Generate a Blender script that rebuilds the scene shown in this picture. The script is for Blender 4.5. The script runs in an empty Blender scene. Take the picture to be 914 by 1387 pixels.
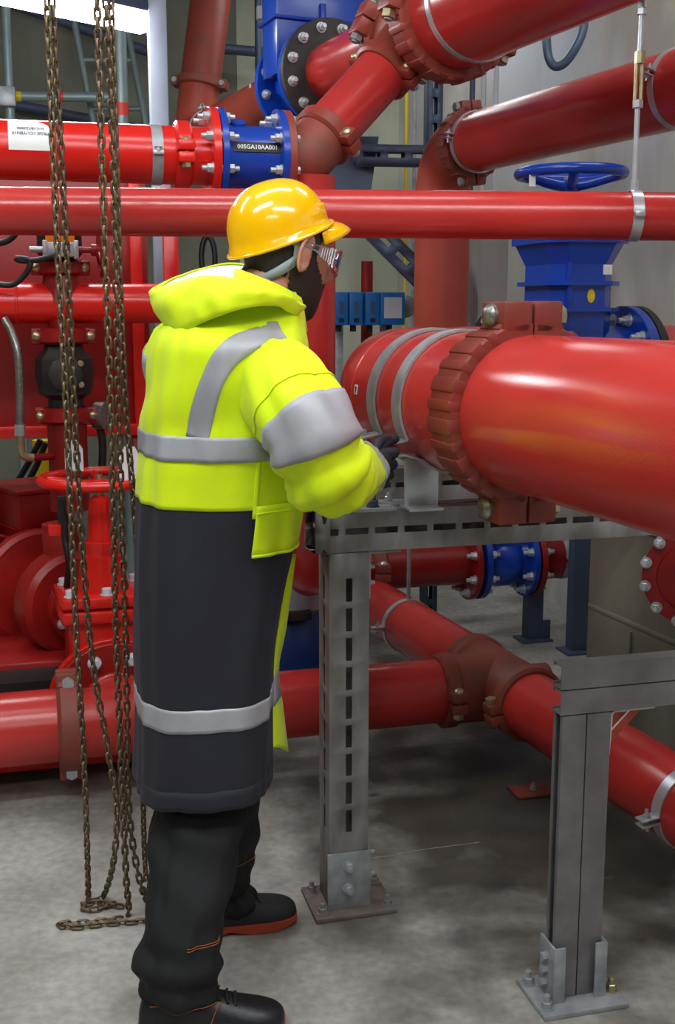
import bpy, bmesh, math, random
from math import sin, cos, pi, radians, sqrt, atan2
from mathutils import Vector as V, Matrix, noise
random.seed(7)
scene = bpy.context.scene
COL = scene.collection
# ------------------------------------------------------------------ camera, world, exposure
F, CX, CY = 1550.0, 457.0, 693.5
PITCH = radians(10.1)
CAM = V((0, 0, 1.5))
cam_data = bpy.data.cameras.new('camera')
cam_data.sensor_fit = 'VERTICAL'
cam_data.sensor_height = 36.0
cam_data.lens = 36.0 * F / 1387.0
cam_data.clip_start = 0.02
camera = bpy.data.objects.new('camera', cam_data)
COL.objects.link(camera)
camera.location = CAM
camera.rotation_euler = (radians(90) - PITCH, 0, 0)
scene.camera = camera
world = bpy.data.worlds.new('world')
scene.world = world
world.use_nodes = True
world.node_tree.nodes['Background'].inputs[0].default_value = (0.75, 0.85, 1.0, 1)
world.node_tree.nodes['Background'].inputs[1].default_value = 0.05
scene.view_settings.view_transform = 'Standard'
scene.view_settings.look = 'None'
scene.view_settings.gamma = 1.0
scene.view_settings.use_curve_mapping = False
scene.view_settings.exposure = 0.25
scene.cycles.use_denoising = True
scene.cycles.max_bounces = 6
LAMP_STRENGTH = 26.0
# ceiling luminaires: centre x, y, z, yaw (deg), length, width, brightness factor
LUMINAIRES = [
    (-1.05, 0.90, 3.30, 15, 1.9, 0.26, 1.0),
    (0.95, 0.55, 3.30, 15, 1.9, 0.26, 1.0),
    (-2.30, 2.60, 3.30, 15, 1.9, 0.26, 0.45),
    (-0.25, 2.45, 3.35, 15, 1.6, 0.22, 0.45),
    (0.35, 6.40, 3.35, 15, 1.2, 0.22, 0.35),
    (-0.10, -1.60, 3.30, 15, 1.9, 0.26, 0.6),
    (1.15, 3.30, 3.35, 15, 1.0, 0.20, 0.55),  # added fill lamp, put in to brighten the right wall
]

def at(u, v, y=None, z=None):
    """Point on the sight line of photo pixel (u, v) at the given real depth y or height z."""
    a, b = (u - CX) / F, (CY - v) / F
    d = V((a, cos(PITCH) + b * sin(PITCH), -sin(PITCH) + b * cos(PITCH)))
    t = y / d.y if y is not None else (z - CAM.z) / d.z
    return CAM + d * t

A = V((-sin(radians(20)), cos(radians(20)), 0))      # one main direction of the plant room, running away to the left
B = V((cos(radians(15)), sin(radians(15)), 0))       # the other, running away to the right
NA = V((-A.y, A.x, 0)); NA = V((-cos(radians(20)), -sin(radians(20)), 0))
NB = V((sin(radians(15)), -cos(radians(15)), 0))     # towards the viewer, square to B
Z = V((0, 0, 1)); X = V((1, 0, 0)); Y = V((0, 1, 0))

# ------------------------------------------------------------------ materials
def srgb(r, g, b):
    f = lambda c: (c / 255 / 12.92) if c / 255 <= 0.04045 else ((c / 255 + 0.055) / 1.055) ** 2.4
    return (f(r), f(g), f(b))

def mat(name, col, rough=0.5, metal=0.0, var=0.12, vscale=6.0, col2=None, lo=0.35, hi=0.7, bump=0.0, bscale=150.0,
        coat=0.0, spec=0.5, sheen=0.0, rvar=0.0, detail=6.0, stretch=(1, 1, 1)):
    m = bpy.data.materials.new(name)
    m.use_nodes = True
    nt = m.node_tree; N = nt.nodes; L = nt.links
    p = N['Principled BSDF']
    tc = N.new('ShaderNodeTexCoord')
    mp = N.new('ShaderNodeMapping'); mp.inputs['Scale'].default_value = stretch
    L.new(tc.outputs['Object'], mp.inputs['Vector'])
    nz = N.new('ShaderNodeTexNoise'); nz.inputs['Scale'].default_value = vscale; nz.inputs['Detail'].default_value = detail
    L.new(mp.outputs[0], nz.inputs['Vector'])
    rp = N.new('ShaderNodeValToRGB')
    c2 = col2 if col2 else tuple(min(1, c * (1 + var)) for c in col)
    c1 = col if col2 else tuple(c * (1 - var) for c in col)
    rp.color_ramp.elements[0].position = lo; rp.color_ramp.elements[0].color = (*c1, 1)
    rp.color_ramp.elements[1].position = hi; rp.color_ramp.elements[1].color = (*c2, 1)
    L.new(nz.outputs['Fac'], rp.inputs[0])
    L.new(rp.outputs[0], p.inputs['Base Color'])
    p.inputs['Roughness'].default_value = rough
    p.inputs['Metallic'].default_value = metal
    p.inputs['Specular IOR Level'].default_value = spec
    p.inputs['Coat Weight'].default_value = coat
    p.inputs['Coat Roughness'].default_value = 0.12
    p.inputs['Sheen Weight'].default_value = sheen
    if rvar:
        mr = N.new('ShaderNodeMapRange'); mr.inputs[3].default_value = max(0.02, rough - rvar); mr.inputs[4].default_value = rough + rvar
        L.new(nz.outputs['Fac'], mr.inputs[0]); L.new(mr.outputs[0], p.inputs['Roughness'])
    if bump:
        nb = N.new('ShaderNodeTexNoise'); nb.inputs['Scale'].default_value = bscale; nb.inputs['Detail'].default_value = 3
        L.new(tc.outputs['Object'], nb.inputs['Vector'])
        bp = N.new('ShaderNodeBump'); bp.inputs['Strength'].default_value = bump; bp.inputs['Distance'].default_value = 0.002
        L.new(nb.outputs['Fac'], bp.inputs['Height']); L.new(bp.outputs[0], p.inputs['Normal'])
    return m

def emit(name, col, s):
    m = bpy.data.materials.new(name); m.use_nodes = True
    nt = m.node_tree
    for n in list(nt.nodes): nt.nodes.remove(n)
    e = nt.nodes.new('ShaderNodeEmission'); o = nt.nodes.new('ShaderNodeOutputMaterial')
    e.inputs[0].default_value = (*col, 1); e.inputs[1].default_value = s
    nt.links.new(e.outputs[0], o.inputs[0])
    return m

def clear_plastic(name):
    m = bpy.data.materials.new(name); m.use_nodes = True
    nt = m.node_tree
    for n in list(nt.nodes): nt.nodes.remove(n)
    o = nt.nodes.new('ShaderNodeOutputMaterial'); mx = nt.nodes.new('ShaderNodeMixShader')
    t = nt.nodes.new('ShaderNodeBsdfTransparent'); g = nt.nodes.new('ShaderNodeBsdfGlossy'); fr = nt.nodes.new('ShaderNodeLayerWeight')
    t.inputs[0].default_value = (0.93, 0.95, 0.97, 1); g.inputs['Roughness'].default_value = 0.06
    fr.inputs[0].default_value = 0.35
    nt.links.new(fr.outputs['Facing'], mx.inputs[0]); nt.links.new(t.outputs[0], mx.inputs[1]); nt.links.new(g.outputs[0], mx.inputs[2])
    nt.links.new(mx.outputs[0], o.inputs[0])
    return m

M = {}
M['red'] = mat('red_pipe_paint', srgb(186, 50, 46), 0.22, var=0.16, vscale=3, bump=0.10, bscale=260, rvar=0.06)
M['red_big'] = mat('large_pipe_red_paint', srgb(190, 54, 48), 0.17, var=0.10, vscale=2.5, bump=0.14, bscale=240, rvar=0.05)
M['red_bright'] = mat('bright_red_enamel', srgb(212, 30, 20), 0.25, var=0.08, vscale=3, bump=0.05)
M['red_dark'] = mat('dark_red_enamel', srgb(140, 17, 16), 0.38, var=0.15, vscale=5, bump=0.05)
M['red_pump'] = mat('pump_red_darkened_for_shade', srgb(152, 28, 24), 0.36, var=0.2, vscale=7, bump=0.12)  # red darkened to carry the shade on pump and motor
M['red_dull'] = mat('dull_brownish_red_paint', srgb(174, 72, 54), 0.40, var=0.12, vscale=4, bump=0.12, bscale=200, rvar=0.08)
M['rust'] = mat('red_oxide_casting', srgb(142, 62, 50), 0.55, col2=srgb(118, 74, 56), vscale=14, lo=0.4, hi=0.75, bump=0.35, bscale=120)
M['rust_red'] = mat('brown_red_casting', srgb(132, 48, 38), 0.45, col2=srgb(112, 54, 42), vscale=9, bump=0.25, bscale=120)
M['oxide'] = mat('red_oxide_primer', srgb(150, 54, 42), 0.45, col2=srgb(125, 62, 46), vscale=9, bump=0.25, bscale=120)
M['blue'] = mat('blue_valve_enamel', srgb(14, 62, 165), 0.26, var=0.12, vscale=4, bump=0.10, bscale=90)
M['blue_box'] = mat('light_blue_plastic', srgb(20, 105, 175), 0.45, var=0.1)
M['galv'] = mat('galvanised_steel', srgb(140, 145, 149), 0.42, metal=0.25, col2=srgb(172, 176, 178), vscale=22, bump=0.10, bscale=60, rvar=0.1)
M['galv_dirty'] = mat('stained_galvanised_steel', srgb(116, 113, 110), 0.5, metal=0.15, col2=srgb(156, 153, 150), vscale=16, bump=0.12, bscale=70, rvar=0.1, stretch=(1, 1, 0.35))
M['galv_mauve'] = mat('dull_zinc_channel', srgb(118, 114, 116), 0.45, metal=0.45, col2=srgb(140, 138, 140), vscale=12, bump=0.08, rvar=0.08)
M['zinc'] = mat('bright_zinc', srgb(196, 200, 204), 0.30, metal=0.55, var=0.1, vscale=20, bump=0.05)
M['brass'] = mat('yellow_zinc', srgb(186, 174, 138), 0.32, metal=0.8, var=0.15, vscale=20)
M['black'] = mat('black_rubber', srgb(24, 24, 26), 0.5, var=0.2, vscale=20, bump=0.1)
M['black_iron'] = mat('black_cast_iron', srgb(30, 27, 26), 0.55, col2=srgb(62, 50, 40), vscale=14, lo=0.5, hi=0.8, bump=0.3)
M['chain'] = mat('oiled_rusty_chain', srgb(92, 80, 64), 0.42, metal=0.5, col2=srgb(128, 108, 80), vscale=60)
M['white'] = mat('white_label', srgb(225, 225, 222), 0.55, var=0.03)
M['tag'] = mat('grey_white_tag', srgb(200, 204, 210), 0.5, var=0.04)
M['orange'] = mat('orange_plastic', srgb(235, 125, 15), 0.4, var=0.05)
M['yellow_mark'] = mat('yellow_marking', srgb(225, 195, 20), 0.5, var=0.05)
M['navy_tank'] = mat('dark_blue_tank_paint', srgb(18, 50, 110), 0.35, var=0.12)
M['silver'] = mat('silver_jacket', srgb(165, 172, 182), 0.35, metal=0.4, var=0.08, vscale=9)
M['braid'] = mat('steel_braid', srgb(150, 148, 142), 0.35, metal=0.8, var=0.25, vscale=120)
M['scaf'] = mat('scaffold_tube', srgb(128, 146, 146), 0.45, metal=0.3, var=0.12)
M['grey_post'] = mat('grey_painted_post', srgb(150, 156, 172), 0.5, var=0.08)
M['slate'] = mat('blue_grey_steel', srgb(70, 82, 104), 0.5, metal=0.1, var=0.1)
M['cable_blue'] = mat('blue_grey_cable', srgb(58, 78, 100), 0.4, var=0.1)
M['cabinet_grey'] = mat('grey_sheet_metal', srgb(152, 149, 144), 0.55, var=0.06)
# clothes and person
M['hivis'] = mat('fluorescent_yellow_fabric', srgb(220, 243, 14), 0.6, var=0.05, vscale=12, bump=0.08, bscale=900, sheen=0.1, spec=0.3)
M['lining'] = mat('white_lining', srgb(226, 232, 226), 0.7, var=0.04)
M['tape'] = mat('reflective_silver_tape', srgb(168, 168, 174), 0.45, metal=0.15, var=0.10, vscale=14)
M['navy'] = mat('navy_coat_fabric', srgb(27, 27, 41), 0.75, var=0.12, vscale=20, bump=0.1, bscale=1200, sheen=0.03)
M['trouser'] = mat('black_work_trousers', srgb(8, 9, 11), 0.8, var=0.2, vscale=14, bump=0.15, bscale=900, sheen=0.0)
M['thread'] = mat('orange_stitching', srgb(160, 82, 36), 0.7, var=0.1)
M['leather'] = mat('black_leather', srgb(24, 25, 28), 0.38, var=0.15, vscale=30, bump=0.35, bscale=350)
M['suede'] = mat('black_nubuck', srgb(22, 22, 24), 0.7, var=0.2, vscale=30, bump=0.3, bscale=400)
M['sole'] = mat('orange_red_sole', srgb(158, 56, 32), 0.55, var=0.15, vscale=20)
M['skin'] = mat('skin', srgb(190, 136, 112), 0.5, col2=srgb(172, 112, 92), vscale=25, bump=0.08, bscale=500)
M['hair'] = mat('dark_brown_hair', srgb(34, 25, 22), 0.6, var=0.3, vscale=120, bump=0.5, bscale=500)
M['helmet'] = mat('yellow_helmet_plastic', srgb(250, 188, 0), 0.16, var=0.02, coat=0.5)
M['grey_plastic'] = mat('grey_harness_plastic', srgb(140, 148, 154), 0.45, var=0.05)
M['glove'] = mat('dark_grey_rubber_glove', srgb(44, 50, 58), 0.6, var=0.15, vscale=60, bump=0.3, bscale=500)
M['eye'] = mat('eye_white', srgb(225, 220, 214), 0.2, var=0.02)
M['clear'] = clear_plastic('clear_polycarbonate')
M['lamp'] = emit('fluorescent_diffuser', (0.93, 0.97, 1.0), LAMP_STRENGTH)

# ------------------------------------------------------------------ mesh helpers
def frame(ax, ref=None):
    ax = ax.normalized()
    r = ref if ref is not None else (Z if abs(ax.z) < 0.9 else Y)
    u = (r - ax * r.dot(ax)).normalized()
    return ax, u, ax.cross(u)

def loft(bm, rings, closed=True, cap=True, loop=False):
    vs = [[bm.verts.new(p) for p in r] for r in rings]
    n = len(rings[0])
    m = len(vs)
    for i in range(m if loop else m - 1):
        a, b = vs[i], vs[(i + 1) % m]
        for j in range(n if closed else n - 1):
            k = (j + 1) % n
            try: bm.faces.new((a[j], a[k], b[k], b[j]))
            except ValueError: pass
    if cap and closed and not loop:
        try:
            bm.faces.new(list(reversed(vs[0]))); bm.faces.new(vs[-1])
        except ValueError: pass
    return vs

def lathe(bm, p, ax, prof, seg=32, ref=None, a0=0.0, a1=None):
    """Revolve (t, r) profile about the axis ax through p."""
    ax, u, w = frame(ax, ref)
    rings = []
    for t, r in prof:
        r = max(r, 1e-5)
        rings.append([p + ax * t + (u * cos(2 * pi * j / seg) + w * sin(2 * pi * j / seg)) * r for j in range(seg)])
    loft(bm, rings)

def cyl(bm, p0, p1, r, seg=20, r1=None):
    d = p1 - p0
    lathe(bm, p0, d, [(0, r), (d.length, r if r1 is None else r1)], seg)

def tube(bm, pts, r, seg=16, cap=True, loop=False):
    pts = [V(p) for p in pts]
    n = len(pts)
    rs = r if isinstance(r, (list, tuple)) else [r] * n
    tang = []
    for i in range(n):
        a = pts[(i - 1) % n] if (i > 0 or loop) else pts[i]
        b = pts[(i + 1) % n] if (i < n - 1 or loop) else pts[i]
        tang.append((b - a).normalized())
    _, u, _ = frame(tang[0])
    rings = []
    for i in range(n):
        t = tang[i]
        u = (u - t * u.dot(t)).normalized()
        w = t.cross(u)
        rings.append([pts[i] + (u * cos(2 * pi * j / seg) + w * sin(2 * pi * j / seg)) * rs[i] for j in range(seg)])
    loft(bm, rings, cap=cap, loop=loop)

def fillet(pts, R, n=8):
    """Round the inner corners of a polyline with bend radius R."""
    pts = [V(p) for p in pts]
    out = [pts[0]]
    for i in range(1, len(pts) - 1):
        a, c, b = pts[i - 1], pts[i], pts[i + 1]
        d0, d1 = (a - c).normalized(), (b - c).normalized()
        ang = d0.angle(d1)
        t = R / math.tan(ang / 2)
        p0, p1 = c + d0 * t, c + d1 * t
        ctr = c + (d0 + d1).normalized() * (R / sin(ang / 2))
        e0, e1 = p0 - ctr, p1 - ctr
        th = e0.angle(e1)
        for k in range(n + 1):
            s = k / n
            out.append(ctr + (e0 * sin((1 - s) * th) + e1 * sin(s * th)) / sin(th))
    out.append(pts[-1])
    return out

def smooth_path(pts, n=8):
    """Catmull-Rom through the points."""
    pts = [V(p) for p in pts]
    P = [pts[0] * 2 - pts[1]] + pts + [pts[-1] * 2 - pts[-2]]
    out = []
    for i in range(1, len(P) - 2):
        for k in range(n):
            t = k / n
            out.append(0.5 * ((2 * P[i]) + (P[i + 1] - P[i - 1]) * t + (2 * P[i - 1] - 5 * P[i] + 4 * P[i + 1] - P[i + 2]) * t * t
                              + (3 * P[i] - P[i - 1] - 3 * P[i + 1] + P[i + 2]) * t ** 3))
    out.append(pts[-1])
    return out

def box(bm, c, ex, ey, ez, hx, hy, hz, bev=0.0):
    """Box about c with unit axes ex, ey, ez and half sizes."""
    vs = [bm.verts.new(c + ex * (sx * hx) + ey * (sy * hy) + ez * (sz * hz)) for sx in (-1, 1) for sy in (-1, 1) for sz in (-1, 1)]
    fs = [bm.faces.new([vs[i] for i in f]) for f in ((0, 1, 3, 2), (4, 6, 7, 5), (0, 4, 5, 1), (2, 3, 7, 6), (0, 2, 6, 4), (1, 5, 7, 3))]
    if bev:
        es = list({e for f in fs for e in f.edges})
        bmesh.ops.bevel(bm, geom=es, offset=bev, segments=2, affect='EDGES', profile=0.5)

def wbox(bm, x0, x1, y0, y1, z0, z1, bev=0.0):
    box(bm, V(((x0 + x1) / 2, (y0 + y1) / 2, (z0 + z1) / 2)), X, Y, Z, (x1 - x0) / 2, (y1 - y0) / 2, (z1 - z0) / 2, bev)

def extrude(bm, poly, p0, p1, xd, bev=0.0):
    """Extrude a 2-D polygon (x along xd, y square to it) from p0 to p1."""
    ax = (p1 - p0).normalized()
    xd = (xd - ax * xd.dot(ax)).normalized()
    yd = ax.cross(xd)
    loft(bm, [[p + xd * a + yd * b for a, b in poly] for p in (p0, p1)])

def band(bm, p, ax, r, w, t, a0=0.0, a1=2 * pi, ref=None, seg=40):
    """Flat strap of width w and thickness t around the axis, from angle a0 to a1."""
    ax, u, v = frame(ax, ref)
    full = abs(a1 - a0 - 2 * pi) < 1e-6
    rings = []
    n = seg if full else seg + 1
    for i in range(n):
        a = a0 + (a1 - a0) * i / seg
        d = u * cos(a) + v * sin(a)
        rings.append([p + d * r - ax * (w / 2), p + d * (r + t) - ax * (w / 2), p + d * (r + t) + ax * (w / 2), p + d * r + ax * (w / 2)])
    loft(bm, rings, loop=full)

def fin(bm, smooth=True, ang=38):
    bmesh.ops.recalc_face_normals(bm, faces=bm.faces)
    return bm

def new_bm(): return bmesh.new()

def to_mesh(name, bm, m, off=V((0, 0, 0)), ang=38):
    bmesh.ops.recalc_face_normals(bm, faces=bm.faces)
    if off.length: bmesh.ops.translate(bm, verts=bm.verts, vec=-off)
    me = bpy.data.meshes.new(name)
    bm.to_mesh(me); bm.free()
    me.polygons.foreach_set('use_smooth', [True] * len(me.polygons))
    me.set_sharp_from_angle(angle=radians(ang))
    if m is not None: me.materials.append(M[m] if isinstance(m, str) else m)
    return me

def thing(name, label, cat, loc, group=None):
    o = bpy.data.objects.new(name, None); COL.objects.link(o)
    o.empty_display_size = 0.05
    o.location = loc
    o['label'] = label; o['category'] = cat
    if group: o['group'] = group
    o['base'] = tuple(loc)
    return o

def base_of(o):
    while o.parent: o = o.parent
    return V(o['base']) if 'base' in o else o.location.copy()

def part(name, bm, m, parent, label=None, ang=38):
    me = to_mesh(name, bm, m, base_of(parent), ang)
    o = bpy.data.objects.new(name, me); COL.objects.link(o)
    o.parent = parent
    if label: o['label'] = label
    return o

def solo(name, bm, m, label, cat, group=None, ang=38):
    n = len(bm.verts)
    c = sum((v.co for v in bm.verts), V()) / n
    c.z = min(v.co.z for v in bm.verts)
    me = to_mesh(name, bm, m, c, ang)
    o = bpy.data.objects.new(name, me); COL.objects.link(o)
    o.location = c
    o['label'] = label; o['category'] = cat; o['base'] = tuple(c)
    if group: o['group'] = group
    return o

def struct(name, bm, m):
    me = to_mesh(name, bm, m)
    o = bpy.data.objects.new(name, me); COL.objects.link(o)
    o['kind'] = 'structure'; o['base'] = (0, 0, 0)
    return o

# shared fasteners
_bolt = {}
def bolt_mesh(m, stud):
    if (m, stud) not in _bolt:
        bm = new_bm()
        lathe(bm, V((0, 0, 0)), Z, [(0, .62), (.1, .62)], 14)
        lathe(bm, V((0, 0, .1)), Z, [(0, .5), (.5, .5), (.56, .42)], 6)
        if stud: lathe(bm, V((0, 0, .6)), Z, [(0, .28), (.55, .28), (.6, .24)], 10)
        _bolt[(m, stud)] = to_mesh('bolt', bm, m, ang=30)
    return _bolt[(m, stud)]

def place(o, p, d, s=1.0, ref=None):
    d, u, w = frame(d, ref)
    mt = Matrix((u, w, d)).transposed().to_4x4()
    return Matrix.Translation(p) @ mt @ Matrix.Scale(s, 4)

def bolt(parent, p, d, s, m='zinc', stud=True, name='bolt'):
    o = bpy.data.objects.new(name, bolt_mesh(m, stud)); COL.objects.link(o)
    o.parent = parent
    o.matrix_local = place(o, p - base_of(parent), d, s)
    return o

def bolt_circle(parent, p, ax, r, n, s, m='zinc', stud=True, ref=None, phase=0.5):
    ax, u, w = frame(ax, ref)
    for k in range(n):
        a = 2 * pi * (k + phase) / n
        bolt(parent, p + (u * cos(a) + w * sin(a)) * r, ax, s, m, stud)

def text_part(s, size, p, right, up, m, parent, name='lettering', ext=0.0006, align='CENTER', bend=None):
    cu = bpy.data.curves.new('lettering', 'FONT')
    cu.body = s; cu.size = size; cu.align_x = align; cu.align_y = 'CENTER'; cu.extrude = ext; cu.resolution_u = 2; cu.offset = size * 0.02
    tmp = bpy.data.objects.new('lettering_source', cu); COL.objects.link(tmp)
    dg = bpy.context.evaluated_depsgraph_get()
    me = bpy.data.meshes.new_from_object(tmp.evaluated_get(dg))
    bpy.data.objects.remove(tmp)
    me.materials.clear(); me.materials.append(M[m])
    right = right.normalized(); nrm = right.cross(up).normalized(); up = nrm.cross(right)
    base = base_of(parent)
    for v in me.vertices:
        a, b, c = v.co
        if bend:                       # wrap onto a pipe of radius bend about an axis along right
            th = b / bend
            q = p + right * a + up * (sin(th) * (bend + c)) + nrm * ((bend + c) * cos(th) - bend)
        else:
            q = p + right * a + up * b + nrm * c
        v.co = q - base
    o = bpy.data.objects.new(name, me); COL.objects.link(o)
    o.parent = parent
    return o

# grooved pipe coupling: two half housings, two bolts
def coupling(label, p, ax, R, lug, m='oxide', w=0.05, h=None, lh=None, LL=None, bs=0.02, bm_='zinc', bm2=None, ribs=0, group='grooved pipe couplings', g=None, nut='zinc'):
    ax, u, v = frame(ax, lug)
    h = h or 0.10 * R + 0.008
    lh = lh or h * 1.7 + 0.012
    LL = LL or bs * 1.7
    root = thing('pipe_coupling', label, 'pipe coupling', p, group)
    for s in (1, -1):
        bm = new_bm()
        n = 26
        g = g or 0.004 / R
        e1, e2 = (.82, .43) if ribs else (.45, .34)
        sec = [(-w / 2, R), (-w / 2, R + h * e1), (-w * e2, R + h), (w * e2, R + h), (w / 2, R + h * e1), (w / 2, R)]
        rings = []
        for i in range(n + 1):
            a = s * (g + (pi - 2 * g) * i / n)
            d = u * cos(a) + v * sin(a)
            rings.append([p + ax * t + d * r for t, r in sec])
        loft(bm, rings)
        for q in (1, -1):
            c = p + u * q * (R + lh * .52) + v * s * (LL / 2 + 0.002)
            box(bm, c, ax, u, v, w * .5, lh * .5, LL / 2, bev=min(0.006, w * .12))
            # gusset from lug down to the ring
            a = 0.42 * (LL * 2.2 / R) ** .5
            c2 = p + u * q * (R + h * .7) * cos(a) + v * s * (R + h * .7) * sin(a)
            d = (c2 - c).normalized()
            cc = (c2 + c) / 2
            box(bm, cc, ax, d, ax.cross(d), w * .42, (c2 - c).length / 2, h * .45, bev=0.003)
        hs = part('housing', bm, m, root)
        if ribs:
            for i in range(ribs):
                a = s * (0.42 + (pi - 0.84) * (i + .5) / ribs)
                d = u * cos(a) + v * sin(a); t = -u * sin(a) + v * cos(a)
                b2 = new_bm()
                box(b2, p + d * (R + h * .55), ax, d, t, w * .51, h * .58, R * 0.075 * (1.3 if i % 2 else .9), bev=0.004)
                part('rib', b2, m, hs)
    for q in (1, -1):
        c = p + u * q * (R + lh * .56)
        b = new_bm()
        cyl(b, c - v * (LL * 1.02), c + v * (LL * 1.5), bs * .42, 12)
        lathe(b, c - v * (LL * 1.02), -v, [(-0.001, bs * .75), (bs * .25, bs * .75), (bs * .5, bs * .55), (bs * .62, bs * .2)], 16)
        bo = part('bolt', b, bm_, root)
        nb = new_bm()
        lathe(nb, c + v * (LL + 0.002), v, [(0, bs * .78), (bs * .7, bs * .78)], 6)
        part('nut', nb, nut, bo)
    return root

def flange_bm(bm, p, ax, r, t, hub=None):
    lathe(bm, p, ax, [(-t / 2, r * .3), (-t / 2, r - .002), (-t / 2 + .002, r), (t / 2 - .002, r), (t / 2, r - .002), (t / 2, r * .3)], 48)

def pipe(label, pts, r, m, R=None, group='red pipes', seg=40, welds=(), name='pipe', cat='pipe', n=10):
    path = fillet(pts, R, n) if R and len(pts) > 2 else [V(p) for p in pts]
    bm = new_bm()
    tube(bm, path, r, seg)
    if not welds:
        return solo(name, bm, m, label, cat, group)
    root = thing(name, label, cat, path[0], group)
    part('tube', bm, m, root)
    for q, d in welds:
        b = new_bm()
        lathe(b, q, d, [(-.006, r - .001), (-.003, r + .0022), (.003, r + .0022), (.006, r - .001)], 40)
        part('weld_bead', b, m, root)
    return root

def pipe_clamp(label, p, ax, R, ear, w=0.03, t=0.004, m='zinc', bs=0.014, el=None, group='steel pipe clamps', rod=None):
    """Two half straps with ears on both sides, bolted together; ear = direction of the visible ears."""
    ax, u, v = frame(ax, ear)
    root = thing('pipe_clamp', label, 'pipe clamp', p, group)
    el = el or bs * 2.4
    for s in (1, -1):
        b = new_bm()
        g = 0.006 / R
        band(b, p, ax, R + 0.0005, w, t, s * g, s * (pi - g), ref=ear, seg=30)
        for q in (1, -1):
            c = p + u * q * (R + el / 2) + v * s * (0.006 + t / 2)
            box(b, c, ax, u, v, w / 2, el / 2 + .002, t / 2, bev=t * .3)
        part('half_strap', b, m, root)
    for q in (1, -1):
        c = p + u * q * (R + el * .55)
        b = new_bm()
        cyl(b, c - v * (0.012 + bs), c + v * (0.012 + bs * 1.2), bs * .3, 10)
        bo = part('bolt', b, m, root)
        nb = new_bm()
        lathe(nb, c + v * (0.006 + t), v, [(0, bs * .6), (bs * .5, bs * .6)], 6)
        lathe(nb, c - v * (0.006 + t), -v, [(0, bs * .6), (bs * .5, bs * .6)], 6)
        part('nut', nb, m, bo)
    return root

def handwheel(parent, p, ax, r, rt, spokes=5, hub=0.02, drop=0.03, m='blue', ref=None, phase=0.0):
    ax, u, w = frame(ax, ref)
    b = new_bm()
    n = 48
    tube(b, [p + (u * cos(2 * pi * i / n) + w * sin(2 * pi * i / n)) * r for i in range(n)], [rt] * n, 14, loop=True)
    rim = part('handwheel_rim', b, m, parent)
    for k in range(spokes):
        a = 2 * pi * k / spokes + phase
        d = u * cos(a) + w * sin(a)
        b = new_bm()
        tube(b, smooth_path([p - ax * drop + d * hub * .6, p - ax * drop * .75 + d * r * .45, p - ax * drop * .2 + d * (r - rt * .4)], 4), [rt * .95] * 8 + [rt * .7], 10)
        part('spoke', b, m, rim)
    b = new_bm()
    lathe(b, p - ax * drop, ax, [(-hub * .8, hub), (hub * .5, hub), (hub * .7, hub * .8)], 20)
    part('hub', b, m, parent)
    return rim
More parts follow.
